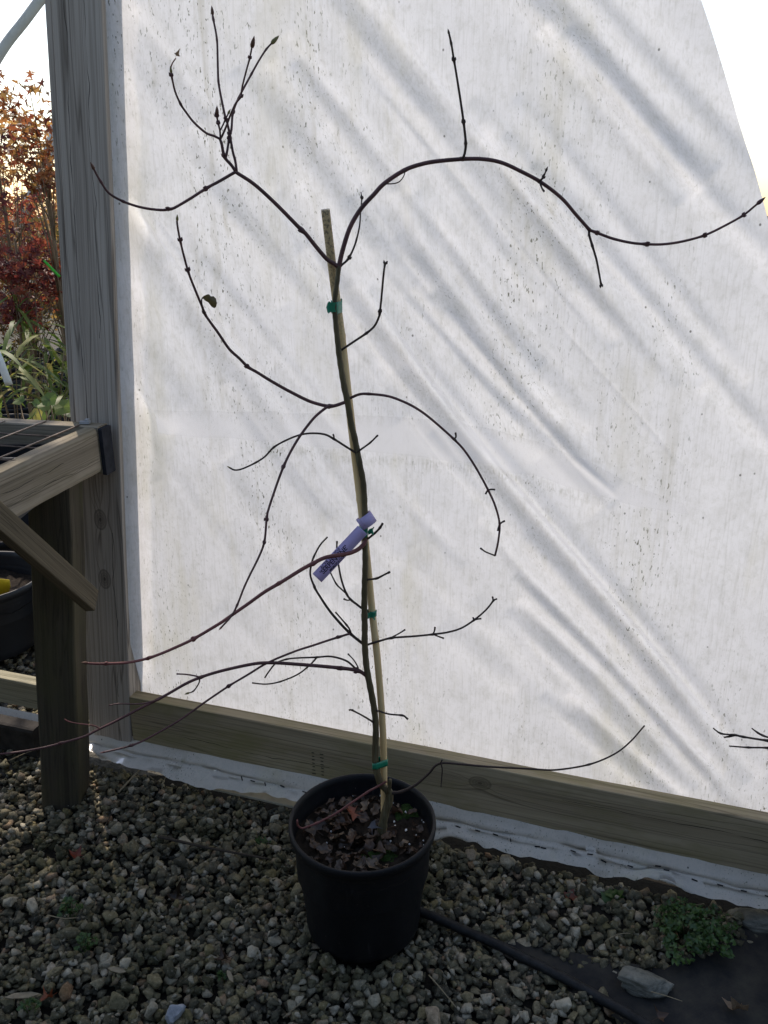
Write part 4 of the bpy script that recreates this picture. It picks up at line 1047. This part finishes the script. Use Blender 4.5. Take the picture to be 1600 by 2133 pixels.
# --- long reddish branch in front of the label
a = br('branch', sap, [(763, 1122), (757, 1134), (745, 1145), (727, 1152), (700, 1157), (677, 1162), (652, 1174), (622, 1190), (581, 1215), (552, 1233), (520, 1256), (487, 1278), (455, 1300), (406, 1330), (364, 1349), (312, 1370), (270, 1380), (224, 1382), (195, 1382), (182, 1381)], 9.5, 5, 0, -.26, 'redtwig', (6, 8, 13, 15, 17), 'bud', 14, power=.8)
br('twig', a, [(764, 1124), (769, 1121), (782, 1110), (792, 1099), (797, 1090)], 5, 4, 0, -.01, 'darktwig', (2, 3, 4), buds=False)
# --- short right spur
br('branch', sap, [(762, 1208), (768, 1207), (785, 1205), (800, 1198), (812, 1192)], 4.6, 4, -.004, -.03, 'darktwig', (2, 4), buds=False)
# --- forked shoot behind the label
a = br('branch', sap, [(757, 1268), (751, 1265), (741, 1257), (732, 1250), (722, 1237), (712, 1210), (706, 1180), (702, 1150), (702, 1127)], 5.2, 3.4, 0, .02, 'darktwig', (3, 4, 8), buds=False)
br('twig', a, [(722, 1237), (711, 1227), (701, 1217), (690, 1196), (682, 1178)], 3.6, 3, .006, .02, 'darktwig', (2,), buds=False)
br('twig', a, [(730, 1249), (723, 1250), (716, 1247)], 3.2, 3, .004, .0, 'darktwig', (2,), buds=False)
# --- upswept left shoot
a = br('branch', sap, [(760, 1344), (754, 1339), (742, 1330), (730, 1320), (710, 1300), (685, 1270), (660, 1232), (655, 1222), (647, 1200), (648, 1180), (654, 1160), (667, 1135), (682, 1118)], 6.5, 3.4, 0, .03, 'darktwig', (3, 7, 10), buds=False)
br('twig', a, [(730, 1320), (725, 1321), (707, 1327), (660, 1342), (615, 1356), (560, 1380), (520, 1403), (479, 1427), (439, 1455), (370, 1502), (309, 1538), (276, 1552), (240, 1561), (215, 1567)], 5, 4, 0, -.20, 'twig', (2, 7, 11), 'redtwig', 8, kn=.5)
br('twig', a, [(731, 1318), (728, 1310), (722, 1302), (712, 1290), (699, 1275)], 3.8, 3.2, .0, -.01, 'darktwig', (2, 4), buds=False)
# --- lower right branch
a = br('branch', sap, [(762, 1346), (767, 1342), (790, 1335), (815, 1329), (860, 1326), (902, 1321), (935, 1316), (962, 1308), (988, 1292), (1012, 1271), (1029, 1249)], 4.8, 3.8, .0, .03, 'darktwig', (3, 5, 8, 10), buds=False)
for p_, d_ in (([(812, 1330), (830, 1320), (844, 1311)], .01), ([(902, 1321), (905, 1314), (906, 1306)], .015), ([(902, 1321), (914, 1326), (925, 1330)], .015), ([(988, 1292), (996, 1290), (1003, 1289)], .02), ([(988, 1292), (987, 1289), (985, 1286)], .02), ([(1027, 1251), (1027, 1247), (1026, 1243)], .03), ([(1027, 1251), (1032, 1249), (1036, 1248)], .03)):
    br('twig', a, p_, 3.4, 3.2, d_, d_, 'darktwig', (2,), buds=False, kn=.3)
# --- low left limb
a = br('branch', sap, [(764, 1408), (757, 1403), (745, 1397), (710, 1392), (642, 1385), (560, 1381), (520, 1384), (471, 1395), (419, 1411), (383, 1426), (331, 1456), (270, 1487), (208, 1518), (175, 1535), (130, 1547), (81, 1559), (30, 1568), (-40, 1574)], 8, 4, 0, -.26, 'twig', (2, 3, 8, 10, 14), kn=.35)
br('twig', a, [(419, 1411), (400, 1407), (385, 1405), (368, 1404)], 3.6, 3, -.12, -.125, 'twig', (3,), buds=False)
br('twig', a, [(417, 1413), (414, 1425), (403, 1440), (394, 1443)], 3, 2.6, -.12, -.125, 'darktwig', (2,), 'greenbud', 11, buds=False)
br('twig', a, [(331, 1456), (302, 1465), (275, 1467), (247, 1466), (227, 1469)], 3.6, 2.6, -.15, -.17, 'twig', (3,), buds=False)
br('twig', a, [(208, 1518), (195, 1511), (165, 1507), (143, 1503), (135, 1498)], 2.8, 2.2, -.2, -.21, 'redtwig', (3,), buds=False)
br('twig', a, [(742, 1395), (736, 1388), (720, 1376), (690, 1368), (660, 1369), (622, 1370), (597, 1373), (575, 1382), (560, 1400), (552, 1412)], 4.6, 3.2, -.005, .02, 'darktwig', (4, 6), buds=False)
br('twig', a, [(660, 1369), (645, 1385), (620, 1405), (585, 1420), (555, 1425), (525, 1422)], 3.8, 3, .008, .02, 'darktwig', (3, 5), buds=False)
br('twig', a, [(747, 1394), (745, 1388), (737, 1375), (725, 1362)], 3.2, 2.6, -.003, -.01, 'darktwig', (3,), buds=False)
# --- small spurs low on the trunk
a = br('branch', sap, [(780, 1507), (777, 1504), (757, 1492), (733, 1479)], 3.8, 3.4, 0, -.02, 'darktwig', (1, 3), buds=False)
br('twig', a, [(735, 1480), (730, 1478), (727, 1479)], 3, 2.8, -.02, -.02, 'darktwig', (2,), buds=False)
br('branch', sap, [(783, 1480), (790, 1481), (810, 1487), (837, 1490), (844, 1493), (850, 1499)], 3.8, 3.6, -.006, -.03, 'darktwig', (3, 5), buds=False)
# --- lowest branch out over the rim
a = br('branch', sap, [(812, 1653), (820, 1652), (837, 1649), (865, 1635), (892, 1612), (915, 1591), (960, 1592), (1050, 1599), (1110, 1602), (1160, 1603), (1227, 1593), (1280, 1570), (1315, 1543), (1343, 1512)], 7, 3.2, 0, -.02, 'darktwig', (1, 2, 5, 10), power=.45, buds=False)
br('twig', a, [(917, 1590), (921, 1600), (919, 1640)], 3, 2, -.01, -.02, 'darktwig', (), buds=False)
br('twig', a, [(916, 1592), (920, 1586)] + [(921, 1583)], 3, 2.6, -.01, -.012, 'darktwig', (2,), buds=False)
# --- reddish shoot bending down into the pot, and a cut stub
br('branch', sap, [(806, 1628), (780, 1642), (765, 1650), (735, 1670), (700, 1695), (675, 1708), (660, 1715), (640, 1722), (628, 1725), (620, 1718), (619, 1708)], 4.5, 4, -.004, -.035, 'redtwig', (2, 6), buds=False)
br('branch', sap, [(808, 1650), (812, 1638), (813, 1624)], 8, 7, -.004, -.01, 'bark', (), buds=False, kn=0)

# ---------------------------------------------------------------- cane, ties, label
cane_px = [(678, 437), (695, 580), (713, 717), (727, 840), (741, 960), (753, 1060), (765, 1170), (776, 1280), (786, 1370), (795, 1480), (799, 1560), (800, 1640), (800, 1748)]
P, _ = catmull(cane_px, 6); P = np.array(P)
cr = .0076; CB = Vector((atY(800, 1748, TY).x, TY + .014, SOIL_Z - .01))
cp = [atY(x, y, TY + .0145) for x, y in P]
rad = []
for q, (x, y) in zip(cp, P):
    r0 = cr * (1 - .08 * (y - 437) / 1300)
    for ny in (1040, 1332, 700): r0 *= 1 + .13 * math.exp(-((y - ny) / 4.0) ** 2)
    rad.append(r0)
v, f = tube([q - CB for q in cp], rad, 14)
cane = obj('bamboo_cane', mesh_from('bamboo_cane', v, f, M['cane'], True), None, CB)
tag(cane, 'tan bamboo cane standing in the pot behind the sapling trunk', 'stake')
cut, cf = tube([cp[0] - CB + (cp[0] - cp[3]).normalized() * .0004, cp[0] - CB + (cp[0] - cp[3]).normalized() * .0012], [cr * .97, cr * .93], 14)
obj('cut_end', mesh_from('cut_end', cut, cf, plain('cut_cane', (.12, .09, .06), .8, .2)), cane)
def tie(py, label, h_px=24, tail=None, seed=1):
    i = int(np.argmin([abs(q[1] - py) for q in P])); c2 = cp[i]
    T3 = np.array(trunk_px); tx = np.interp(py, T3[:, 1], T3[:, 0]); c1 = atY(tx, py, TY)
    d = c2 - c1; sc = depth(c1) / FPX; hh = h_px * sc / 2
    r1, r2 = .0066, .0086; ring = []
    dirv = Vector((d.x, d.y, 0)); Ld = dirv.length; dirv = dirv.normalized() if Ld > 1e-5 else Vector((0, 1, 0)); prp = Vector((-dirv.y, dirv.x, 0))
    for k in range(11):
        a_ = math.pi / 2 + math.pi * k / 10; ring.append(Vector((c1.x, c1.y, 0)) + (dirv * math.cos(a_) + prp * math.sin(a_)) * r1)
    for k in range(11):
        a_ = -math.pi / 2 + math.pi * k / 10; ring.append(Vector((c2.x, c2.y, 0)) + (dirv * math.cos(a_) + prp * math.sin(a_)) * r2)
    zc_ = (c1.z + c2.z) / 2; rr_ = random.Random(seed); G_ = []
    for zf in (-1, -.4, .2, 1):
        G_.append([(q.x - c1.x, q.y - c1.y, zf * hh + rr_.uniform(-.0012, .0012) + .002 * math.sin(k * .5 + seed)) for k, q in enumerate(ring)])
    o = obj('plant_tie', grid_mesh('plant_tie', np.array(G_), M['tie'], True, True), None, (c1.x, c1.y, zc_))
    m = o.modifiers.new('thick', 'SOLIDIFY'); m.thickness = .0006
    if tail:
        tx0, ty0, tx1, ty1, wpx = tail; n_ = 7; TG = []
        for k in range(n_):
            u = k / (n_ - 1); q = atY(tx0 + (tx1 - tx0) * u, ty0 + (ty1 - ty0) * u, TY - .009 - .004 * math.sin(u * 3))
            e_ = (wpx * (1 + .25 * (k % 2) * (u > .7))) * sc / 2
            TG.append([(q.x - c1.x, q.y - c1.y + .003 * math.sin(u * 5), q.z - zc_ - e_), (q.x - c1.x - .002, q.y - c1.y, q.z - zc_), (q.x - c1.x + .001, q.y - c1.y - .002, q.z - zc_ + e_)])
        obj('tail', grid_mesh('tail', np.array(TG), M['tie'], True), o)
    return tag(o, label, 'plant tie', 'green tape ties on the sapling')
tie(638, 'green tape tie just below the top fork of the sapling', 25, (700, 640, 682, 640, 20), 1)
tie(1103, 'green tape tie peeping out beside the lavender label', 22, (768, 1108, 779, 1104, 14), 2)
tie(1281, 'green tape tie around trunk and cane below the lavender label', 14, (770, 1279, 782, 1284, 14), 3)
tie(1590, 'green tape tie just above the pot rim', 15, None, 4)

DL = -.0125
LA, LB = atY(756, 1103, TY + DL), atY(660.5, 1204, TY + DL - .006)
ux = (LA - LB).normalized(); cam_to = (CAMP - LA).normalized(); uz = (cam_to - ux * cam_to.dot(ux)).normalized(); uy = uz.cross(ux)
LW = 26.5 * depth(LA) / FPX; LL = (LA - LB).length
lab = empty('plant_label', LB, 'lavender paper label looped around the sapling trunk', 'plant label')
def strip(path, wd, width, name, parent, mat):
    G_ = [[q - wd * (width / 2), q + wd * (width / 2)] for q in path]
    o = obj(name, grid_mesh(name, np.array([[list(a_) for a_ in r0] for r0 in G_]), mat, True), parent)
    m = o.modifiers.new('thick', 'SOLIDIFY'); m.thickness = .0003; return o
path = [(LA - LB) * u + uz * (.003 * math.sin(u * 2.4) + .0015 * math.sin(u * 7)) for u in np.linspace(0, 1.0, 26)]
strip(path, uy, LW, 'tongue', lab, M['label'])
# loop round trunk and cane
tc = atY(762, 1086, TY) ; cc = Vector((tc.x + .001, TY + .006, tc.z)); lp = []
axis = (uy * .55 + Vector((-.35, .1, .75))).normalized()
e1 = (Vector((1, 0, .25)) - axis * axis.dot(Vector((1, 0, .25)))).normalized(); e2 = axis.cross(e1)
for k in range(33):
    a_ = -2.0 + 2 * math.pi * k / 32; lp.append(cc + e1 * math.cos(a_) * .0155 + e2 * math.sin(a_) * .019 - LB)
strip(lp, axis, LW * .95, 'loop', lab, M['label'])
def lettering(txt, width, x0, y0, bold=False):
    cu = bpy.data.curves.new('lettering', 'FONT'); cu.body = txt; cu.size = 1; cu.resolution_u = 3; cu.offset = .018 if bold else .008
    tmp = bpy.data.objects.new('lettering_tmp', cu); COL.objects.link(tmp)
    bpy.context.view_layer.update(); dg = bpy.context.evaluated_depsgraph_get()
    me = bpy.data.meshes.new_from_object(tmp.evaluated_get(dg)); bpy.data.objects.remove(tmp)
    co = np.zeros(len(me.vertices) * 3); me.vertices.foreach_get('co', co); co = co.reshape(-1, 3)
    co[:, 0] -= co[:, 0].min(); k = width / co[:, 0].max(); co *= k; co[:, 1] *= 1.0
    W_ = []
    for x, y, z in co:
        X_ = x0 + x; u = X_ / LL
        W_.append(list(ux * X_ + uy * (y0 + y) + uz * (.003 * math.sin(u * 2.4) + .0015 * math.sin(u * 7) + .0007)))
    me.vertices.foreach_set('co', np.array(W_).ravel()); me.update()
    me.materials.clear(); me.materials.append(M['ink']); o = obj('lettering', me, lab); return o
kpx = depth(LB) / FPX
lettering('ACER DAVIDII', 58 * kpx, 22 * kpx, 5.0 * kpx)
lettering("'SERPENTINE'", 80 * kpx, 14 * kpx, -4.4 * kpx, True)
lettering('MRMAPLE.COM', 46 * kpx, 32 * kpx, -11.4 * kpx, True)

# ---------------------------------------------------------------- the next sapling at the right edge
NB = Vector((1.0, 1.30, .17))
npot = nursery_pot('nursery_pot', (1.0, 1.30, -.005), .13, .24, 'black plastic pot of the neighbouring sapling just outside the right edge')
ns = empty('bare_sapling', NB, 'bare neighbouring sapling reaching thin twigs in at the right edge', 'sapling')
v, f = tube([Vector((0, 0, 0)), Vector((.01, .01, .3)), Vector((-.01, .0, .7)), Vector((.02, .01, 1.05))], [.006, .0055, .005, .003], 8); obj('trunk', mesh_from('trunk', v, f, M['bark'], True), ns)
def nb(pts, w0, w1, yy, root=None):
    P_, mk = catmull(pts, 5); Q = [atY(x, y, yy + (NB.y - yy) * max(0, (x - 1560) / 300)) for x, y in P_]
    if root is not None: Q = Q + [Vector(root)]
    n_ = len(Q); r0 = []
    for i, q in enumerate(Q):
        w = w1 + (w0 - w1) * i / n_
        for k in mk[1:-1]: w *= 1 + .5 * math.exp(-((i - k) / 1.0) ** 2)
        r0.append(w * .5 * depth(q) / FPX)
    v, f = tube([q - NB for q in Q], r0, 6); return mesh_from('branch', v, f, M['darktwig'], True)
o = obj('branch', nb([(1486, 1517), (1502, 1528), (1531, 1531), (1549, 1535), (1600, 1543), (1660, 1552)], 6, 3, 1.38, (.995, 1.30, .52)), ns)
obj('twig', nb([(1508, 1536), (1520, 1534), (1531, 1532)], 3.4, 3, 1.38), o)
obj('twig', nb([(1566, 1517), (1578, 1526), (1589, 1532), (1607, 1538)], 4, 3, 1.38), o)
obj('branch', nb([(1519, 1554), (1559, 1557), (1600, 1558), (1660, 1565)], 5, 3, 1.36, (.995, 1.30, .47)), ns)

# ================================================================== BEYOND THE OPENING
def star_leaf(r, big=1.0):
    n = 10; v = [(0, 0, 0)]
    for k in range(n):
        a_ = 2 * math.pi * k / n; L = (1 if k % 2 == 0 else .36) * (1 if k not in (5,) else .5); v.append((L * math.sin(a_), L * math.cos(a_), .12 * math.sin(k * 1.7)))
    return v, [(0, k + 1, (k + 1) % n + 1) for k in range(n)]
SV, SF = star_leaf(rb); SV = np.array(SV); SF = np.array(SF)
def crown_mesh(clumps, size, mat, seed, per=26):
    r_ = np.random.default_rng(seed); VV_, FF_, TT_ = [], [], []; off_ = 0
    for c, rad_ in clumps:
        for _ in range(per):
            p = np.array(c) + r_.normal(0, 1, 3) * np.array(rad_) * .55; s = size * r_.uniform(.55, 1.25)
            Rm = np.array(Matrix.Rotation(r_.uniform(0, 6.28), 3, 'Z') @ Matrix.Rotation(r_.normal(0, .8), 3, 'X') @ Matrix.Rotation(r_.normal(0, .6), 3, 'Y'))
            VV_.append((SV * s) @ Rm.T + p); FF_.append(SF + off_); off_ += len(SV); TT_.append(np.full(len(SV), r_.random()))
    me = np_mesh('crown', np.concatenate(VV_), np.concatenate(FF_), mat); at = me.attributes.new('tint', 'FLOAT', 'POINT'); at.data.foreach_set('value', np.concatenate(TT_).astype(np.float32)); return me
def bg_tree(center, rx, rz, mat, label, seed, clumps=26, per=26, size=.04, stems=5, group='maples in pots beyond the opening', cr=.10, stemr=.009, flat=1.0):
    c = Vector(center); e = empty('potted_maple', (c.x, c.y, 0), label, 'tree', group); r_ = random.Random(seed)
    CL = []
    for i in range(clumps):
        while True:
            p = Vector((r_.uniform(-1, 1), r_.uniform(-1, 1), r_.uniform(-1, 1)))
            if p.length < 1: break
        CL.append(((p.x * rx, p.y * rx, c.z + p.z * rz), (cr * r_.uniform(.7, 1.3), cr * r_.uniform(.7, 1.3), cr * .7 * flat)))
    obj('crown', crown_mesh(CL, size, mat, seed, per), e)
    tr = MB(); top_ = c.z - rz * .5
    tr.tube([(0, 0, .1), (r_.uniform(-.03, .03), r_.uniform(-.03, .03), top_ * .5), (0, 0, top_)], [stemr * 1.5, stemr * 1.2, stemr], 6)
    for i in range(len(CL)):
        p = Vector(CL[i][0]); z0 = min(top_ * r_.uniform(.35, 1.0), p.z - .08)
        tr.tube([(0, 0, z0), (p.x * .35, p.y * .35, z0 + (p.z - z0) * .55), p], [stemr * .55, stemr * .4, stemr * .18], 4)
    tr.build('trunk', M['bgbark'], e, True); return e
bg_tree(atY(88, 300, 5.0), .30, .36, M['maple'], 'russet maple whose leafy top meets the post against the white sky', 1, 24, 22, .034)
bg_tree(atY(-25, 215, 5.6), .20, .22, M['maple'], 'maple whose small russet top enters at the left edge against the sky', 2, 9, 26, .034)
bg_tree(atY(20, 420, 5.4), .42, .42, M['darkmaple'], 'dark red maple at the left edge below the white sky', 3, 16, 22, .036)
bg_tree(atY(110, 470, 6.2), .40, .55, M['maple'], 'bushy rust brown maple standing close behind the post', 4, 28, 22, .034)
bg_tree(atY(45, 560, 6.8), .75, .60, M['olive'], 'fading olive brown maple in the back row', 5, 54, 26, .036)
bg_tree(atY(30, 590, 5.0), .26, .24, M['darkmaple'], 'low purple red maple behind the bamboo leaves', 6, 22, 30, .034)
bg_tree(atY(-60, 520, 6.6), .6, .7, M['maple'], 'tall rust maple cut by the left edge in the back row', 7, 40, 24, .036)
for k, (x, y, h) in enumerate(((-4.2, 5.2, 1.5), (-3.6, 7.4, 1.7), (-5.0, 7.0, 1.8), (-2.6, 8.6, 1.3), (-3.3, 9.4, 1.4), (-4.4, 9.0, 1.6), (-2.9, 7.7, 1.0))):
    bg_tree((x, y, h), .55, .65, M[('maple', 'olive', 'darkmaple')[k % 3]], ('russet maple standing in the rows left of the view', 'olive maple far back in the rows left of the view', 'dark red maple far left beyond the bench', 'russet maple in the last row behind the opening', 'olive maple in the last row left of the opening', 'dark red maple in the last row far left', 'low russet maple in the last rows behind the pots')[k], 30 + k, 36, 22, .04)
# unseen tall maple added left of the bench to keep sun off the gravel
bg_tree((-2.17, 3.85, 3.6), .75, .75, M['maple'], 'added tall maple left of the bench, its unseen crown shading the gravel', 60, 90, 34, .045, 5, None, .14, .02)

# bamboo-like clumps
def blade_plant(px, py, Y, n, L, label, seed, spread=.3, name='bamboo_clump', cat='bamboo'):
    c = atY(px, py, Y); e = empty(name, (c.x, c.y, 0), label, cat); r_ = random.Random(seed); v, f, tt = [], [], []; st = MB()
    for i in range(max(4, n // 8)):
        a_ = r_.uniform(0, 6.28); hx, hy = spread * r_.random() * math.cos(a_), spread * r_.random() * math.sin(a_); hz = c.z + r_.uniform(-.18, .16)
        pts = [Vector((0, 0, .15)), Vector((hx * .3, hy * .3, hz * .6)), Vector((hx, hy, hz))]; st.tube(pts, [.004, .003, .0015], 4)
        for j in range(8):
            u = r_.uniform(.45, 1); p = pts[1].lerp(pts[2], (u - .3) / .7); b_ = r_.uniform(0, 6.28); dr = Vector((math.cos(b_), math.sin(b_), r_.uniform(-.2, .5))).normalized()
            Lb = L * r_.uniform(.6, 1.2); wv_ = Vector((-math.sin(b_), math.cos(b_), 0)) * Lb * .055; m = len(v)
            for k in range(6):
                t_ = k / 5; q = p + dr * Lb * t_ - Vector((0, 0, 1)) * Lb * .55 * t_ * t_; ww = wv_ * (math.sin(math.pi * min(1, t_ * .85 + .12)))
                v += [q - ww, q + ww]
            f += [(m + 2 * k, m + 2 * k + 1, m + 2 * k + 3, m + 2 * k + 2) for k in range(5)]; tt += [r_.random()] * 12
    me = mesh_from('foliage', v, f, M['bamboo'], True); at = me.attributes.new('tint', 'FLOAT', 'POINT'); at.data.foreach_set('value', tt)
    obj('foliage', me, e); st.build('stem', M['bgbark'], e, True); return e
blade_plant(85, 690, 4.3, 90, .24, 'green bamboo clump arching into the opening above the bench', 1, .34)
blade_plant(10, 745, 3.9, 56, .24, 'dark green bamboo clump at the left edge above the bench', 2, .3)
blade_plant(60, 620, 4.8, 30, .2, 'small light green bamboo shoots behind the larger clumps', 3, .2)
# rows of black pots
r_ = random.Random(3); kk = 0
for row in range(8):
    Y = 5.2 + row * .44
    for c_ in range(9):
        X = -.345 * Y - .2 - c_ * .38 + r_.uniform(-.05, .05)
        if X < -.50 * Y - 1.0: continue
        Rr = r_.uniform(.14, .19)
        nursery_pot('nursery_pot', (X, Y + r_.uniform(-.05, .05), -.03), Rr, Rr * 1.75, 'black nursery pot standing in the rows beyond the opening', 'pots in the rows beyond the opening', M['bgpot'], 20)
nursery_pot('nursery_pot', atZ(-28, 1338, 0), .235, .27, 'big black pot on the ground behind the bench leg with a yellow card', None, M['bgpot'], 40)
nursery_pot('nursery_pot', atZ(34, 1205, 0), .21, .25, 'black pot behind the big one below the bench', None, M['bgpot'], 40)
nursery_pot('nursery_pot', atZ(235, 1300, 0), .20, .26, 'black pot half hidden behind the timber post', None, M['bgpot'], 40)
nursery_pot('nursery_pot', atZ(-330, 1290, 0), .22, .27, 'black pot under the bench outside the left edge', None, M['bgpot'], 40)
def card(name, px, py, Y, w, h, mat, label, rot=(0, 0, 0), cat='plant tag', bend=.15):
    c = atY(px, py, Y); n = 8; G_ = []
    for i in range(n):
        u = i / (n - 1); wd = w * (1 if u < .75 else 1 - (u - .75) * 1.2); z = (u - .5) * h; y = bend * h * u * u
        G_.append([(-wd / 2, y, z), (wd / 2, y, z)])
    o = obj(name, grid_mesh(name, np.array(G_), mat, True), None, c); m = o.modifiers.new('thick', 'SOLIDIFY'); m.thickness = .0012
    o.rotation_euler = rot; return tag(o, label, cat)
yc = atZ(-28, 1338, 0)
card('yellow_card', 3, 1232, yc.y - .05, .052, .10, M['yellow'], 'bright yellow plant card stuck in the big black pot', (.5, .3, .4))
card('white_tag', 112, 826, 5.3, .026, .075, M['white'], 'small white plant tag in a pot beyond the bench', (.1, 0, .2))
card('white_label', 6, 770, 3.2, .028, .13, M['white'], 'long curved white label at the left edge above the bench', (.2, -.2, .3), bend=.3)
card('green_ribbon', 108, 560, 4.6, .014, .11, M['greenribbon'], 'bright green ribbon hanging on a maple next to the post', (.3, -.65, .1), 'ribbon', .1)
card('blue_tag', 181, 1284, 2.55, .05, .045, M['blue'], 'small blue plastic tag seen between bench leg and post', (.1, 0, 0), bend=.05)
# broad leaves just above the bench rail
def broad(px, py, Y, n, s, label, seed):
    c = atY(px, py, Y); e = empty('broad_leaf_plant', (c.x, c.y, 0), label, 'plant'); r_ = random.Random(seed); v, f, tt = [], [], []; st = MB()
    for i in range(n):
        p = Vector((r_.gauss(0, .07), r_.gauss(0, .07), c.z + r_.gauss(0, .035))); st.tube([(0, 0, .2), (p.x * .5, p.y * .5, p.z * .7), p], [.004, .003, .002], 4)
        nrm = Vector((r_.gauss(0, .5), -.6 + r_.gauss(0, .4), .8)).normalized(); u = nrm.orthogonal(); u.normalize(); w = nrm.cross(u); m = len(v); v.append(p); ss = s * r_.uniform(.6, 1.2)
        for k in range(12):
            a_ = 6.283 * k / 12; q = ss * (1 + .12 * math.sin(5 * a_)) * (1.15 if k == 0 else 1); v.append(p + (u * math.cos(a_) + w * .8 * math.sin(a_)) * q + nrm * .15 * ss * math.cos(2 * a_))
        f += [(m, m + k + 1, m + (k + 1) % 12 + 1) for k in range(12)]; tt += [r_.random()] * 13
    me = mesh_from('foliage', v, f, M['bamboo'], False); at = me.attributes.new('tint', 'FLOAT', 'POINT'); at.data.foreach_set('value', tt); obj('foliage', me, e); st.build('stem', M['bgbark'], e, True)
broad(128, 852, 3.1, 9, .034, 'broad leaved green plant beside the post above the back rail', 1)
broad(70, 862, 3.3, 8, .03, 'pale broad leaved plant above the middle of the back rail', 2)
# pale bare hoops of the next tunnel
def hoop_pipe(pts, Y0, Y1, r, label):
    P_, _ = catmull(pts, 15); n_ = len(P_); Q = [atY(x, y, Y0 + (Y1 - Y0) * i / n_) for i, (x, y) in enumerate(P_)]
    b = Vector((Q[0].x, Q[0].y, 0)); Q = [Vector((Q[0].x - .12, Q[0].y, -.03)), Vector((Q[0].x - .10, Q[0].y, Q[0].z * .6))] + Q if pts[0][0] < 0 else Q
    o = MB().tube([q - b for q in Q], r, 10).build('hoop_pipe', M['whitepipe'], None, True, b); return tag(o, label, 'hoop pipe')
hoop_pipe([(-150, 420), (-75, 250), (0, 112), (50, 45), (100, -18), (180, -90), (320, -190)], 4.4, 4.4, .023, 'thick pale hoop pipe curving up across the top left corner')
hoop_pipe([(-60, 640), (50, 440), (84, 378), (100, 325), (125, 250), (170, 130), (260, 0)], 7.4, 7.4, .05, 'far pale hoop pipe seen between the maple leaves beside the post')

# unseen dark tunnel added behind the camera to block sky light from the front
t = NT('light_block_cloth'); n = t.noise(t.coord('Object', (1, 1, 1)), 3, 4, .6)
t.principled(t.mix(n, (.018, .022, .02), (.04, .046, .04)), .9, t.bump(t.noise(t.coord('Object'), 9, 3), .5, .02), .2); M['cloth'] = t.m
tun = empty('light_block_tunnel', (0, -4.6, 0), 'added long dark cloth tunnel behind the camera, blocking sky light', 'light blocker')
G_ = []
for i in range(49):
    x = -9 + 18 * i / 48; sag = .05 * abs(math.sin(math.pi * i / 6))
    G_.append([(x, (2.7 - sag) * math.cos(a_), -.04 + (3.3 - sag) * math.sin(a_)) for a_ in np.linspace(0, math.pi, 28)])
obj('cover', grid_mesh('cover', np.array(G_), M['cloth']), tun)
for i in range(0, 49, 6):
    x = -9 + 18 * i / 48
    MB().tube([(x, 2.66 * math.cos(a_), -.04 + 3.26 * math.sin(a_)) for a_ in np.linspace(0, math.pi, 20)], .025, 6).build('hoop', M['whitepipe'], tun, True)
for yy in (-2.68, 2.68):
    MB().box((0, yy, .06), (9, .02, .09)).build('base_board', M['leg'], tun)

# more maples standing where the post and the sheet hide them, and the hedge closing the nursery
for k, (x, y, h, lab_) in enumerate(((-1.75, 6.6, 1.35, 'russet maple hidden behind the post in the middle rows'), (-1.2, 7.6, 1.45, 'olive maple behind the plastic sheet near the post'), (-.4, 6.9, 1.3, 'dark red maple behind the middle of the plastic sheet'), (.6, 8.2, 1.5, 'russet maple behind the right part of the plastic sheet'), (-2.1, 9.2, 1.5, 'olive maple in front of the hedge behind the post'))):
    bg_tree((x, y, h), .5, .6, M[('maple', 'olive', 'darkmaple')[k % 3]], lab_, 80 + k, 30, 22, .04)
HV, HF, HT, ho = [], [], [], 0
hr = np.random.default_rng(44)
for i in range(6000):
    x = hr.uniform(-24, 1.0); top_ = 1.45 + .22 * math.sin(x * 1.3) + .15 * math.sin(x * 3.1 + 1)
    p = np.array([x, 15 + hr.normal(0, .35), top_ * math.sqrt(hr.random())]); s_ = hr.uniform(.08, .19)
    Rm = np.array(Matrix.Rotation(hr.uniform(0, 6.28), 3, 'Z') @ Matrix.Rotation(hr.normal(1.2, .6), 3, 'X'))
    HV.append((SV * s_) @ Rm.T + p); HF.append(SF + ho); ho += len(SV); HT.append(np.full(len(SV), hr.random()))
me = np_mesh('far_hedge', np.concatenate(HV), np.concatenate(HF), M['olive']); at = me.attributes.new('tint', 'FLOAT', 'POINT'); at.data.foreach_set('value', np.concatenate(HT).astype(np.float32))
tag(obj('far_hedge', me), 'low olive hedge far behind the potted maples', 'hedge', kind='stuff')
